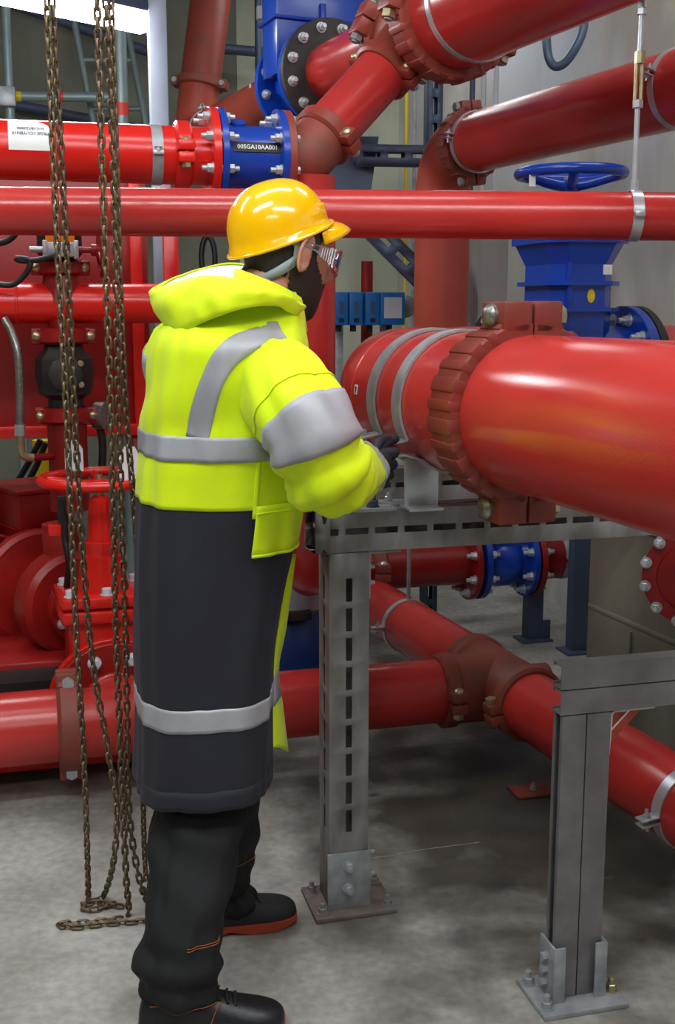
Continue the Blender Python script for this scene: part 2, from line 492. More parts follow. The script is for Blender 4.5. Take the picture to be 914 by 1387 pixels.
# ------------------------------------------------------------------ the room
def floor_material():
    m = bpy.data.materials.new('stained_concrete'); m.use_nodes = True
    nt = m.node_tree; N = nt.nodes; L = nt.links; p = N['Principled BSDF']
    tc = N.new('ShaderNodeTexCoord')
    def nz(s, d=8, dist=0.0):
        n = N.new('ShaderNodeTexNoise'); n.inputs['Scale'].default_value = s; n.inputs['Detail'].default_value = d
        n.inputs['Distortion'].default_value = dist
        L.new(tc.outputs['Object'], n.inputs['Vector']); return n
    def ramp(src, pos, cols):
        r = N.new('ShaderNodeValToRGB')
        while len(r.color_ramp.elements) < len(pos): r.color_ramp.elements.new(0.5)
        for e, q, c in zip(r.color_ramp.elements, pos, cols): e.position = q; e.color = (*c, 1)
        L.new(src, r.inputs[0]); return r
    def mix(f, a, b, mode='MIX'):
        x = N.new('ShaderNodeMix'); x.data_type = 'RGBA'; x.blend_type = mode
        if isinstance(f, float): x.inputs[0].default_value = f
        else: L.new(f, x.inputs[0])
        L.new(a, x.inputs[6]); L.new(b, x.inputs[7]); return x.outputs[2]
    base = ramp(nz(2.2).outputs['Fac'], [.3, .55, .75], [srgb(138, 134, 125), srgb(184, 182, 174), srgb(198, 197, 190)])
    fine = ramp(nz(38, 4).outputs['Fac'], [.3, .7], [(.70, .70, .69), (1.0, 1.0, 1.0)])
    c = mix(1.0, base.outputs[0], fine.outputs[0], 'MULTIPLY')
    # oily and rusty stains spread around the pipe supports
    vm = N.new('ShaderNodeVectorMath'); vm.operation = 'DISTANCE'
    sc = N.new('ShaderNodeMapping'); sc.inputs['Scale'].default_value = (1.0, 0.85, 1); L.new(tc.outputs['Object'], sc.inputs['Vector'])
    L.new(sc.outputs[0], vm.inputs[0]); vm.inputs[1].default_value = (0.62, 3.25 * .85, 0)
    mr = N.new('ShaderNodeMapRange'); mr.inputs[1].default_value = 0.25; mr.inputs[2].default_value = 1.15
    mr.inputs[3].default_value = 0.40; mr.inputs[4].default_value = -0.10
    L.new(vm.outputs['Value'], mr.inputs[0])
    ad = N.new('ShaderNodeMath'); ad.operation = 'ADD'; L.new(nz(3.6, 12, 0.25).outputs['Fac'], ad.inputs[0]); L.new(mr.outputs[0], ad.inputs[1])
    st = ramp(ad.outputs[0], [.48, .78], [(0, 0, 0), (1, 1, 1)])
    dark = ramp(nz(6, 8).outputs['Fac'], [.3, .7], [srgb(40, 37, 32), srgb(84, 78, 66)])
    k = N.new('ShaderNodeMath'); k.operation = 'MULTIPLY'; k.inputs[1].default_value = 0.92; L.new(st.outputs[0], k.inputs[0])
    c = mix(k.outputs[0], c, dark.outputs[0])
    spots = ramp(nz(11, 5, 1.5).outputs['Fac'], [.70, .78], [(0, 0, 0), (.4, .4, .4)])
    light = N.new('ShaderNodeRGB'); light.outputs[0].default_value = (*srgb(150, 146, 128), 1)
    c = mix(spots.outputs[0], c, light.outputs[0])
    L.new(c, p.inputs['Base Color'])
    rr = N.new('ShaderNodeMapRange'); rr.inputs[3].default_value = .62; rr.inputs[4].default_value = .38; L.new(st.outputs[0], rr.inputs[0])
    L.new(rr.outputs[0], p.inputs['Roughness'])
    bp = N.new('ShaderNodeBump'); bp.inputs['Strength'].default_value = .25; bp.inputs['Distance'].default_value = .004
    L.new(nz(60, 6).outputs['Fac'], bp.inputs['Height']); L.new(bp.outputs[0], p.inputs['Normal'])
    return m

def wall_material(name, c0, c1, stain, amount=0.6, z0=1.4, z1=3.0):
    m = bpy.data.materials.new(name); m.use_nodes = True
    nt = m.node_tree; N = nt.nodes; L = nt.links; p = N['Principled BSDF']
    tc = N.new('ShaderNodeTexCoord')
    n1 = N.new('ShaderNodeTexNoise'); n1.inputs['Scale'].default_value = 1.6; n1.inputs['Detail'].default_value = 7
    L.new(tc.outputs['Object'], n1.inputs['Vector'])
    r1 = N.new('ShaderNodeValToRGB'); r1.color_ramp.elements[0].position = .35; r1.color_ramp.elements[1].position = .65
    r1.color_ramp.elements[0].color = (*c0, 1); r1.color_ramp.elements[1].color = (*c1, 1)
    L.new(n1.outputs['Fac'], r1.inputs[0])
    # run-down water stains: noise stretched along the vertical
    mp = N.new('ShaderNodeMapping'); mp.inputs['Scale'].default_value = (1.6, 1.6, 0.8); L.new(tc.outputs['Object'], mp.inputs['Vector'])
    n2 = N.new('ShaderNodeTexNoise'); n2.inputs['Scale'].default_value = 1.2; n2.inputs['Detail'].default_value = 6; n2.inputs['Distortion'].default_value = .4
    L.new(mp.outputs[0], n2.inputs['Vector'])
    r2 = N.new('ShaderNodeValToRGB'); r2.color_ramp.elements[0].position = .47; r2.color_ramp.elements[1].position = .63
    r2.color_ramp.elements[1].color = (amount, amount, amount, 1)
    L.new(n2.outputs['Fac'], r2.inputs[0])
    x = N.new('ShaderNodeMix'); x.data_type = 'RGBA'; L.new(r2.outputs[0], x.inputs[0]); L.new(r1.outputs[0], x.inputs[6]); x.inputs[7].default_value = (*stain, 1)
    L.new(x.outputs[2], p.inputs['Base Color']); p.inputs['Roughness'].default_value = .75
    bp = N.new('ShaderNodeBump'); bp.inputs['Strength'].default_value = .15; bp.inputs['Distance'].default_value = .004
    n3 = N.new('ShaderNodeTexNoise'); n3.inputs['Scale'].default_value = 45; L.new(tc.outputs['Object'], n3.inputs['Vector'])
    L.new(n3.outputs['Fac'], bp.inputs['Height']); L.new(bp.outputs[0], p.inputs['Normal'])
    return m

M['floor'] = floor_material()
M['wall_white'] = wall_material('white_wall_paint', srgb(202, 208, 214), srgb(222, 220, 208), srgb(142, 116, 88), .42)
M['wall_green'] = wall_material('pale_green_wall_paint', srgb(176, 180, 158), srgb(196, 198, 178), srgb(110, 104, 84), .4)
M['wall_olive'] = wall_material('olive_grey_wall', srgb(104, 106, 92), srgb(122, 124, 108), srgb(80, 80, 70), .4)
M['wall_raw'] = wall_material('raw_concrete', srgb(112, 106, 92), srgb(142, 135, 118), srgb(70, 64, 54), .7)
M['ceil'] = mat('ceiling_paint', srgb(190, 192, 190), .8, var=.05)

HZ = 3.6
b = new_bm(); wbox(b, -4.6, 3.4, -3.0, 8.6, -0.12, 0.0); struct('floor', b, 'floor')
b = new_bm(); wbox(b, -4.6, 3.4, -3.0, 8.6, HZ, HZ + .1); struct('ceiling', b, 'ceil')
b = new_bm(); wbox(b, -4.7, -4.6, -3.0, 8.6, 0, HZ); struct('wall_left', b, 'wall_olive')
b = new_bm(); wbox(b, -4.6, 3.4, -3.1, -3.0, 0, HZ); struct('wall_front', b, 'wall_olive')
def wr(y): return 1.38 - 0.364 * (y - 5.0)      # face of the right-hand wall
def back_y(x): return 7.6 + 0.268 * x            # face of the back wall
b = new_bm(); p0, p1 = V((wr(-3.2), -3.2, 0)), V((wr(7.9), 7.9, 0))
extrude(b, [(0, 0), (.14, 0), (.14, -HZ), (0, -HZ)], p0, p1, V((.94, .342, 0)))
me_ = struct('wall_right', b, 'wall_white')
b = new_bm()
xs = -0.62                                        # left of this the wall's dimness is put into a darker olive
for nm, xa, xb, mm in (('wall_back', xs, 1.2, 'wall_green'), ('wall_back_left', -4.7, xs, 'wall_olive')):
    b = new_bm()
    pa, pb = V((xa, back_y(xa), 0)), V((xb, back_y(xb), 0))
    d = (pb - pa).normalized(); nn = V((-d.y, d.x, 0))
    loft(b, [[q, q + nn * .14, q + nn * .14 + Z * HZ, q + Z * HZ] for q in (pa, pb)])
    struct(nm, b, mm)

# low concrete upstand beside the right-hand wall with a rounded render ledge
def pl(y): return 1.06 - 0.364 * (y - 3.7)
b = new_bm()
pa, pb = V((pl(2.2), 2.2, 0)), V((pl(4.08), 4.08, 0))
pr = V((.94, .342, 0))
loft(b, [[q, q + pr * .62, q + pr * .62 + Z * .76, q + Z * .76] for q in (pa, pb)])
up_ = struct('wall_upstand', b, 'wall_raw')
b = new_bm()
tube(b, [pa + Z * .425 + pr * .0185, pb + Z * .425 + pr * .0185], .022, 12)
o_ = struct('trim_1', b, 'wall_raw')
b = new_bm()
q0 = V((pl(3.82), 3.82, 0))
box(b, q0 + Z * .2 - pr * .004, A, pr, Z, .005, .006, .2); struct('trim_2', b, 'wall_raw')
# floor joint crack (a thin lime-filled line)
b = new_bm()
pth = [at(478, 1166, z=0), at(520, 1160, z=0), at(560, 1152, z=0), at(606, 1147, z=0), at(650, 1140, z=0)]
tube(b, [q - Z * .0015 + V((0, .006 * noise.noise(q * 30), 0)) for q in smooth_path(pth, 8)], [.0022 + .0025 * abs(noise.noise(V((i * .7, 0, 0)))) for i in range(33)], 6)
struct('trim_3', b, mat('lime_deposit', srgb(140, 136, 120), .8, var=.3, vscale=60))

# ------------------------------------------------------------------ luminaires
def luminaire(x, y, z, yaw, ln, w, k, label, hm='ceil'):
    root = thing('fluorescent_luminaire', label, 'light', V((x, y, z)), 'fluorescent luminaires')
    e = V((cos(radians(yaw)), sin(radians(yaw)), 0)); n = V((-e.y, e.x, 0)); c = V((x, y, z))
    b = new_bm(); box(b, c + Z * .06, e, n, Z, ln / 2 + .03, w / 2 + .02, .03, bev=.006)
    part('housing', b, hm, root)
    b = new_bm()
    prof = [(-w / 2, .028), (-w * .42, -.03), (w * .42, -.03), (w / 2, .028)]
    loft(b, [[c + e * s * ln / 2 + n * a + Z * q for a, q in prof] for s in (-1, 1)])
    m = M['lamp'] if abs(k - 1) < .01 else emit('fluorescent_diffuser', (0.93, 0.97, 1.0), LAMP_STRENGTH * k)
    part('diffuser', b, m, root)
    if z < HZ - .1:
        for s in (-1, 1):
            b = new_bm(); cyl(b, c + e * s * ln * .35 + Z * .09, V((*(c + e * s * ln * .35).to_2d(), HZ)), .006, 8)
            part('suspension_rod', b, 'galv', root)
for i, q in enumerate(LUMINAIRES):
    luminaire(*q, label=['ceiling luminaire behind the viewer above the left of the aisle', 'ceiling luminaire above the near right aisle',
              'ceiling luminaire above the pump skid on the left', 'ceiling luminaire above the worker in the hi-vis coat', 'ceiling luminaire in front of the pale back wall',
              'ceiling luminaire far behind the viewer', 'added short ceiling luminaire above the blue handwheel valve, brightening the right wall'][i])
# the luminaire in view, top left
pa, pb = at(198, 40, z=2.62), at(-170, -38, z=2.62)
cc = (pa + pb) / 2; dd = (pb - pa)
luminaire(cc.x, cc.y, cc.z + .02, math.degrees(atan2(-dd.y, -dd.x)), dd.to_2d().length, .11, 1.6, 'lit fluorescent tube fitting hanging at the top left behind the chains', 'slate')
# ------------------------------------------------------------------ the large pipe and its support
def Q(s, dz=0.0): return V((0.391, 2.368, 1.285 + dz)) + A * s
RB = 0.162
pipe('large glossy red pipe running off to the right in the foreground', [Q(-1.7), Q(0.02)], RB, 'red_big', seg=96)
# far part: straight, elbow, then away to the right up to the blue gate valve
corner = Q(1.02)
vstart = corner + B * 0.45
pipe('large red pipe with elbow held by two grey straps above the slotted beam', [Q(0.04), corner, vstart], RB, 'red_big', R=0.40, seg=80, n=20,
     welds=[(Q(0.60), A)])
cp = coupling('big ribbed red-oxide coupling joining the two large pipes', Q(0.03), A, RB, Z, 'rust_red', w=0.10, h=0.026, lh=0.066, LL=0.066, bs=0.034, bm_='braid', nut='brass', ribs=10, g=0.012)

# little white sticker with black arrow on the pipe
def side(axd):
    s = Z.cross(axd).normalized()
    return s if s.y < 0 else -s
def sticker(label, p, axd, R, ang, w, h, m='white', name='sticker', cut=False, n=8):
    s = side(axd)
    root = thing(name, label, 'sticker', p, None)
    b = new_bm()
    rows = []
    for i in range(n + 1):
        a = ang + (i / n - .5) * h / R
        d = Z * cos(a) + s * sin(a)
        wl, wrr = -w / 2, w / 2
        if cut and i < n * .35: wrr = w / 2 - w * .38 * (1 - i / (n * .35)) ** 2
        ri = axd if axd.dot(X) > 0 else -axd
        rows.append([p + d * (R + .0004) + ri * wl, p + d * (R + .0004) + ri * wrr, p + d * (R + .0012) + ri * wrr, p + d * (R + .0012) + ri * wl])
    loft(b, rows)
    part('paper', b, m, root)
    return root
q = Q(0.565)
st_ = sticker('small white sticker with black arrow on the large strapped pipe', q, -A, RB, radians(84), .019, .024)
dn = Z * cos(radians(84)) + side(A) * sin(radians(84))
b = new_bm()
c_ = q + dn * (RB + .0015); r_ = -A; u_ = dn.cross(r_).normalized(); u_ = u_ if u_.z > 0 else -u_
loft(b, [[c_ + r_ * x + u_ * y + dn * k for x, y in ((-.003, -.008), (.003, -.008), (.003, .002), (.007, .002), (0, .009), (-.007, .002), (-.003, .002))] for k in (0, .0004)])
part('arrow', b, 'black', st_)

# two grey strap clamps
def strap(label, s):
    p = Q(s)
    root = thing('pipe_strap', label, 'pipe clamp', p, 'grey straps on the large pipe')
    n = NA
    w, t = .045, .006
    # angles measured from straight up, positive towards the viewer's left side of the pipe
    def d(a): return Z * cos(a) + n * sin(a)
    a_end = radians(119)
    for nm, a0, a1 in (('upper_strap', -a_end, a_end), ('lower_strap', radians(140), radians(220))):
        b = new_bm()
        rings = []
        for i in range(49):
            a = a0 + (a1 - a0) * i / 48
            e = d(a)
            rings.append([p + e * (RB + .001) - A * w / 2, p + e * (RB + .001 + t) - A * w / 2, p + e * (RB + .001 + t) + A * w / 2, p + e * (RB + .001) + A * w / 2])
        loft(b, rings)
        for sg in (1, -1):
            a = a_end * sg if nm == 'upper_strap' else (radians(140) if sg == 1 else radians(220))
            e = d(a)
            o = (n * sg + Z * -.18).normalized() if nm == 'upper_strap' else (n * sg * 1.0 + Z * -.05).normalized()
            nn = o.cross(A).normalized()
            c = p + e * (RB + .004) + o * .035
            if nm == 'lower_strap':
                c = p + n * sg * (RB * .87 + .040) + Z * (-.116)
                # bent arm from the strap up to the ear
                st = p + e * (RB + .004)
                dd = (c - o * .03 - st); L_ = dd.length; dd.normalize()
                box(b, st + dd * L_ / 2, A, dd, A.cross(dd), w / 2, L_ / 2 + .003, t / 2, bev=.002)
            box(b, c, A, o, nn, w / 2, .036, t / 2, bev=.0022)
        part(nm, b, 'galv', root)
    for sg in (1, -1):
        e = d(a_end * sg); o = (n * sg + Z * -.18).normalized()
        c = p + e * (RB + .004) + o * .045
        b = new_bm()
        cyl(b, c + Z * .008, c - Z * .07, .006, 10)
        bo = part('bolt', b, 'zinc', root)
        b = new_bm(); lathe(b, c + Z * .004, Z, [(0, .0125), (.013, .0125), (.015, .010)], 6, ref=A)
        part('bolt_head', b, 'zinc', bo)
    return root
strap('grey steel strap clamp nearest the elbow on the large pipe', 0.455)
strap('grey steel strap clamp at the gloved hand beside the ribbed coupling', 0.30)

# slotted channel sections with real slots
def slotted(bm, p0, p1, up, w, h, faces='+y-y+x-x', pitch=.074, sl=.058, sw=.016, off=.03, caps=True):
    d = (p1 - p0); L_ = d.length; d.normalize()
    sd = d.cross(up).normalized()
    def panel(c, across, W, slots):
        cols = [-W / 2, -sw / 2, sw / 2, W / 2]
        stops = [0.0]
        mids = []
        if slots:
            t = off
            while t + sl < L_ - .01:
                stops += [t, t + sl]; mids.append(len(stops) - 2); t += pitch
        stops.append(L_)
        grid = [[bm.verts.new(p0 + c + d * s + across * k) for k in cols] for s in stops]
        for i in range(len(stops) - 1):
            for j in range(3):
                if j == 1 and i in mids: continue
                bm.faces.new((grid[i][j], grid[i][j + 1], grid[i + 1][j + 1], grid[i + 1][j]))
    panel(sd * (w / 2), up, h, '+y' in faces)
    panel(sd * (-w / 2), up, h, '-y' in faces)
    panel(up * (h / 2), sd, w, '+x' in faces)
    panel(up * (-h / 2), sd, w, '-x' in faces)
    bmesh.ops.remove_doubles(bm, verts=bm.verts, dist=1e-4)

def thick(o, t=.003):
    md = o.modifiers.new('thickness', 'SOLIDIFY'); md.thickness = t; md.offset = -1
    return o

E0 = V((-.022, 2.66, 0)); ZB = 1.026; HB = .1
fr = thing('slotted_pipe_support', 'tall galvanised slotted post and beam carrying the large pipe', 'pipe support', E0 + B * .05)
b = new_bm(); c0 = E0 - NB * .05 + Z * (ZB - .05)
slotted(b, c0 + B * .004, c0 + B * 1.55, Z, .1, HB, off=.004 - .04)
thick(part('beam', b, 'galv_dirty', fr))
b = new_bm(); box(b, c0 - B * .006, B, NB, Z, .010, .052, .0515, bev=.003)
ec = part('end_cap', b, 'black', fr, 'black plastic end cap')
b = new_bm(); box(b, c0 - B * .0165 - NB * .012 + Z * .006, B, NB, Z, .0006, .020, .007)
ecs = part('logo_plate', b, mat('red_print', srgb(196, 30, 34), .5, var=.03), ec)
text_part('NIEFF', .0135, c0 - B * .0172 - NB * .012 + Z * .006, NB, Z, 'white', ec, ext=.0003)
b = new_bm(); pc = E0 + B * .052 - NB * .05
slotted(b, pc + Z * .012, pc + Z * (ZB - HB - .002), B, .1, .1, off=.20)
thick(part('post', b, 'galv_dirty', fr))
# saddle of the foot: U-shaped shoe around the post
b = new_bm()
for s, ax1, ax2 in ((1, B, NB), (-1, B, NB)):
    pass
box(b, pc + NB * .0535 + Z * .085, B, NB, Z, .056, .003, .075, bev=.002)
box(b, pc + B * .0535 + Z * .085, NB, B, Z, .05, .003, .075, bev=.002)
part('foot_shoe', b, 'galv', fr)
for zz in (.065, .125):
    bolt(fr, pc + NB * .0565 + Z * zz - B * .004, NB, .024, 'zinc')
    bolt(fr, pc + B * .0565 + Z * zz, B, .022, 'zinc')
b = new_bm(); box(b, pc + B * .01 + NB * .01 + Z * .006, B, NB, Z, .105, .085, .006, bev=.002)
part('base_plate', b, mat('rusty_base_plate', srgb(96, 76, 66), .65, col2=srgb(120, 112, 104), vscale=14, bump=.3), fr)
for sx in (-.082, .088):
    for sy in (-.055, .075):
        bolt(fr, pc + B * (sx + .01) + NB * (sy * .9) + Z * .012, Z, .022, 'galv_dirty')
# corner angle under the beam
b = new_bm()
box(b, pc + B * .092 + Z * (ZB - HB - .006), B, NB, Z, .042, .04, .003, bev=.001)
box(b, pc + B * .054 + Z * (ZB - HB - .06), NB, B, Z, .04, .003, .06, bev=.001)
part('corner_bracket', b, 'galv', fr)
for zz in (.05, .09): bolt(fr, pc + B * .057 + Z * (ZB - HB - zz), B, .018, 'zinc')
# second beam behind
fr2 = thing('slotted_pipe_support', 'second galvanised slotted beam behind the first under the large pipe', 'pipe support', E0 - NB * .62)
c1 = E0 - NB * .72 - B * .04 + Z * (ZB - .05)
b = new_bm(); slotted(b, c1, c1 + B * 1.7, Z, .1, HB, off=-.02)
thick(part('beam', b, 'galv_dirty', fr2))
for t, zf in ((.29, 0), (1.42, .76)):
    b = new_bm(); q = c1 + B * t; q = V((q.x, q.y, zf))
    slotted(b, q + Z * .01, q + Z * (ZB - .102 - zf), B, .08, .08, off=.1)
    thick(part('post', b, 'galv_dirty', fr2))
    b = new_bm(); box(b, q + Z * .006, B, NB, Z, .08, .08, .006, bev=.002); part('base_plate', b, 'galv_dirty', fr2)

# bracket plate carrying the nearer strap on the beam
pb_ = Q(.30) + NA * .09
br = thing('angle_bracket', 'bright zinc angle bracket standing on the beam under the strap', 'bracket', V((pb_.x, pb_.y, ZB)))
gx = at(571, 690, z=ZB); 
b = new_bm(); box(b, V((gx.x, gx.y + .028, ZB + .062)), B, NB, Z, .043, .0035, .060, bev=.002)
part('upright_plate', b, 'zinc', br)
b = new_bm(); box(b, V((gx.x, gx.y + .01, ZB + .0035)), B, NB, Z, .043, .04, .0035, bev=.002)
part('foot_plate', b, 'zinc', br)
# flat packing plates with a bolt on the beam top
for k, (u_, v_, wd, lab) in enumerate(((505, 690, .052, 'flat zinc plate bolted on the beam beneath the sleeve'), (532, 682, .036, 'small zinc plate bolted beside the angle bracket'))):
    q = at(u_, v_, z=ZB + .004)
    rt = thing('fixing_plate', lab, 'plate', V((q.x, q.y, ZB)), 'plates on the beam')
    b = new_bm(); box(b, V((q.x, q.y + .015, ZB + .004 + k * .0)), B, NB, Z, wd, .028, .004, bev=.0015)
    part('plate', b, 'galv', rt)
    bolt(rt, V((q.x + (.0 if k == 0 else -.01), q.y + .015, ZB + .008)), Z, .026 if k == 0 else .018, 'slate' if k == 0 else 'zinc')

# the low frame at the right: doubled channels
def channel_poly(w=.0525, d=.041, t=.003, lip=.008):
    return [(-w / 2, 0), (w / 2, 0), (w / 2, d), (w / 2 - lip, d), (w / 2 - lip, d - t), (w / 2 - t, d - t), (w / 2 - t, t), (-w / 2 + t, t), (-w / 2 + t, d - t), (-w / 2 + lip, d - t), (-w / 2 + lip, d), (-w / 2, d)]
R0 = V((.465, 2.275, 0)); ZR = .772
rf = thing('channel_support_frame', 'low zinc frame of doubled channels at the lower right', 'pipe support', R0 + B * .05)
for k in (0, 1):
    z = ZR - .0275 - .0555 * k
    b = new_bm(); extrude(b, channel_poly(), R0 + Z * z + NB * .0, R0 + B * 1.1 + Z * z + NB * .0, -Z)
    o = part('beam_channel', b, 'galv_mauve', rf)
for k in (0, 1):      # back to back, the left one open to the left
    q = R0 + B * (.0595 if k == 0 else .0625) - NB * .0215
    b = new_bm(); extrude(b, channel_poly(.043, .0545, .003, .011), q + Z * .010, q + Z * (ZR - .112), -NB if k == 0 else NB)
    part('post_channel', b, 'galv_mauve', rf)
pr_ = R0 + B * .061 - NB * .02
b = new_bm(); box(b, pr_ + Z * .006, B, NB, Z, .10, .075, .006, bev=.002)
part('base_plate', b, 'galv', rf)
for s in (-1, 1):
    b = new_bm()
    c = pr_ + B * s * .0605 + Z * .075
    box(b, c, NB, B, Z, .036, .003, .065, bev=.0015)
    box(b, c + NB * .034 - B * s * .011, B, NB, Z, .014, .003, .065, bev=.0015)
    part('side_shoe', b, 'galv', rf)
for sx, sy in ((-.082, .045), (.085, .02), (-.082, -.05), (.085, -.05)):
    bolt(rf, pr_ + B * sx + NB * sy + Z * .012, Z, .026, 'galv' if sx < 0 else 'brass')
for zz in (.045, .075, .105): bolt(rf, pr_ - B * .0635 + Z * zz + NB * .0, -B, .02, 'galv', stud=False)
# triangular gusset with bent wire edge at the inner corner
gp = R0 + B * .122 + Z * (ZR - .112) - NB * .02
gs = new_bm()
loft(gs, [[gp + NB * k, gp + B * .082 + NB * k, gp - Z * .085 + NB * k] for k in (-.002, .002)])
go = part('gusset', gs, 'red_dull', rf)
b = new_bm()
tube(b, fillet([gp + Z * -.10 + NB * .006, gp + Z * -.004 + NB * .006 + B * .004, gp + B * .105 + NB * .006 - Z * .003], .01, 5), .003, 8)
tube(b, [gp - Z * .05 + NB * .006, gp + B * .05 + NB * .006], .002, 8)
part('white_edge_strip', b, 'white', go)
# ------------------------------------------------------------------ blue gate valve at the right, on the large pipe's onward run
def flange(parent, p, ax, r, t, m, nb=12, bs=.028, bolts=True, both=True, name='flange', br=.83, bm='zinc'):
    b = new_bm(); flange_bm(b, p, ax, r, t)
    o = part(name, b, m, parent)
    if bolts:
        bolt_circle(parent, p + ax * t / 2, ax, r * br, nb, bs, bm)
        if both: bolt_circle(parent, p - ax * t / 2, -ax, r * br, nb, bs, bm)
    return o

gv = vstart + B * .0
vc = gv + B * .22                      # valve centre
vz = vc.z
root = thing('gate_valve', 'tall blue gate valve with horizontal blue handwheel by the right wall', 'gate valve', V((vc.x, vc.y, vz - .2)))
b = new_bm()
lathe(b, gv + B * .02, B, [(0, .162), (.05, .165), (.12, .175), (.2, .18), (.28, .175), (.35, .165), (.40, .162)], 40)
part('body', b, 'blue', root)
def vbox(z0, z1, hw0, hd0, hw1=None, hd1=None, bev=.0):
    hw1 = hw1 or hw0; hd1 = hd1 or hd0
    b = new_bm()
    ch = .32
    def ring(z, w, d):
        k = d * ch
        return [V((vc.x, vc.y, z)) + B * a + NB * e for a, e in ((-w, -d + k), (-w, d - k), (-w + k, d), (w - k, d), (w, d - k), (w, -d + k), (w - k, -d), (-w + k, -d))]
    loft(b, [ring(z0, hw0, hd0), ring(z1, hw1, hd1)])
    return b
part('bonnet', vbox(vz, vz + .37, .098, .13), 'blue', root, ang=20)
part('bonnet_flare', vbox(vz + .34, vz + .40, .098, .13, .125, .155), 'blue', root, ang=20)
part('top_flange', vbox(vz + .40, vz + .425, .135, .165), 'blue', root, ang=20)
part('rib', vbox(vz + .205, vz + .217, .118, .15), 'blue', root, ang=20)
part('rib', vbox(vz + .28, vz + .292, .118, .15), 'blue', root, ang=20)
b = new_bm(); box(b, V((vc.x, vc.y, vz + .27)) - B * .06 + NB * .13, B, NB, Z, .006, .012, .075, bev=.002); part('rib', b, 'blue', root)
b = new_bm(); lathe(b, V((vc.x, vc.y, vz + .425)), Z, [(0, .11), (.03, .10), (.07, .055), (.10, .045)], 28); part('yoke', b, 'blue', root)
b = new_bm(); lathe(b, V((vc.x, vc.y, vz + .5)), Z, [(0, .036), (.045, .036), (.05, .022), (.095, .022)], 16); part('stem', b, 'brass', root)
hw_ = V((vc.x, vc.y, vz + .605))
handwheel(root, hw_, Z, .152, .016, 5, .026, .035, 'blue', phase=.5)
for t, s in ((.0, 1), (.40, -1)):
    q = gv + B * (.02 + t)
    flange(root, q, B, .222, .03, 'blue', 12, .032)
b = new_bm(); flange_bm(b, gv + B * -.012, B, .215, .012); part('gasket', b, 'black', root)
b = new_bm(); flange_bm(b, gv + B * .452, B, .222, .024); part('counter_flange', b, 'black', root)
# stickers and tag
tp = V((vc.x, vc.y, 0)) + NB * .1312
b = new_bm(); box(b, tp + B * .062 + Z * (vz + .325) , B, NB, Z, .014, .0008, .014); part('white_sticker', b, 'white', root)
b = new_bm()
loft(b, [[tp + B * (.012 + cos(a) * .012) + Z * (vz + .25 + sin(a) * .02) + NB * k for a in [2 * pi * i / 20 for i in range(20)]] for k in (0, .0012)])
part('yellow_sticker', b, 'yellow_mark', root)
b = new_bm(); box(b, hw_ + at(706, 240, y=3.5) * 0 - B * .146 - Z * .028 + NB * .05, B, NB, Z, .010, .0006, .016); part('paper_tag', b, 'white', root)
# onward pipe into the wall, with a second dark flange
pe = gv + B * .465
pipe('short red pipe from the blue handwheel valve into the right wall', [pe, pe + B * ((wr(pe.y) - pe.x) / (.966 + .0943) - .02)], .162, 'red', group='red pipes')
fr_ = thing('pipe_flange', 'dark bolted flange ring on the short pipe by the right wall', 'flange', pe + B * .30, 'bolted flanges')
flange(fr_, pe + B * .30, B, .205, .03, 'black_iron', 12, .026)

# ------------------------------------------------------------------ front horizontal pipe across the whole picture
h0, h1 = at(-330, 283, y=2.90), at(1200, 296, y=2.90)
hd = (h1 - h0).normalized()
pipe('slim red pipe running straight across the picture at helmet height', [h0, h1], .058, 'red', seg=48)
hq = at(857, 292.5, y=2.90)
hang = thing('pipe_hanger', 'steel rod hanger with turnbuckle gripping the slim red pipe', 'pipe hanger', hq, None)
for k, nm in ((1, 'upper_strap'), (-1, 'lower_strap')):
    b = new_bm(); band(b, hq, hd, .059, .026, .003, pi * .02 if k == 1 else pi * 1.02, pi * .98 if k == 1 else pi * 1.98, ref=-side(hd), seg=26)
    part(nm, b, 'zinc', hang)
for s in (1, -1):
    b = new_bm(); box(b, hq + side(hd) * s * .066, hd, side(hd), Z, .012, .007, .006, bev=.001); part('strap_ear', b, 'zinc', hang)
top = V((hq.x, hq.y, at(857, -25, y=2.9).z))
def zv(v): return at(857, v, y=2.9).z
def rod(z0, z1, r, m, nm, seg=12):
    b = new_bm(); cyl(b, V((hq.x, hq.y, z0)), V((hq.x, hq.y, z1)), r, seg); return part(nm, b, m, hang)
rod(hq.z + .06, zv(244), .011, 'zinc', 'rod_socket', 6)
rod(zv(250), zv(135), .0065, 'zinc', 'rod')
rod(zv(146), zv(136), .013, 'zinc', 'nut', 6)
for s in (1, -1):
    b = new_bm(); cyl(b, V((hq.x + s * .007, hq.y, zv(140))), V((hq.x + s * .007, hq.y, zv(82))), .005, 10); part('turnbuckle_bar', b, 'brass', hang)
rod(zv(86), zv(70), .013, 'brass', 'nut', 8)
rod(zv(75), top.z, .0065, 'zinc', 'rod')
rod(zv(20), zv(12), .013, 'zinc', 'nut', 6)
rod(zv(11), zv(2), .011, 'zinc', 'rod_socket')

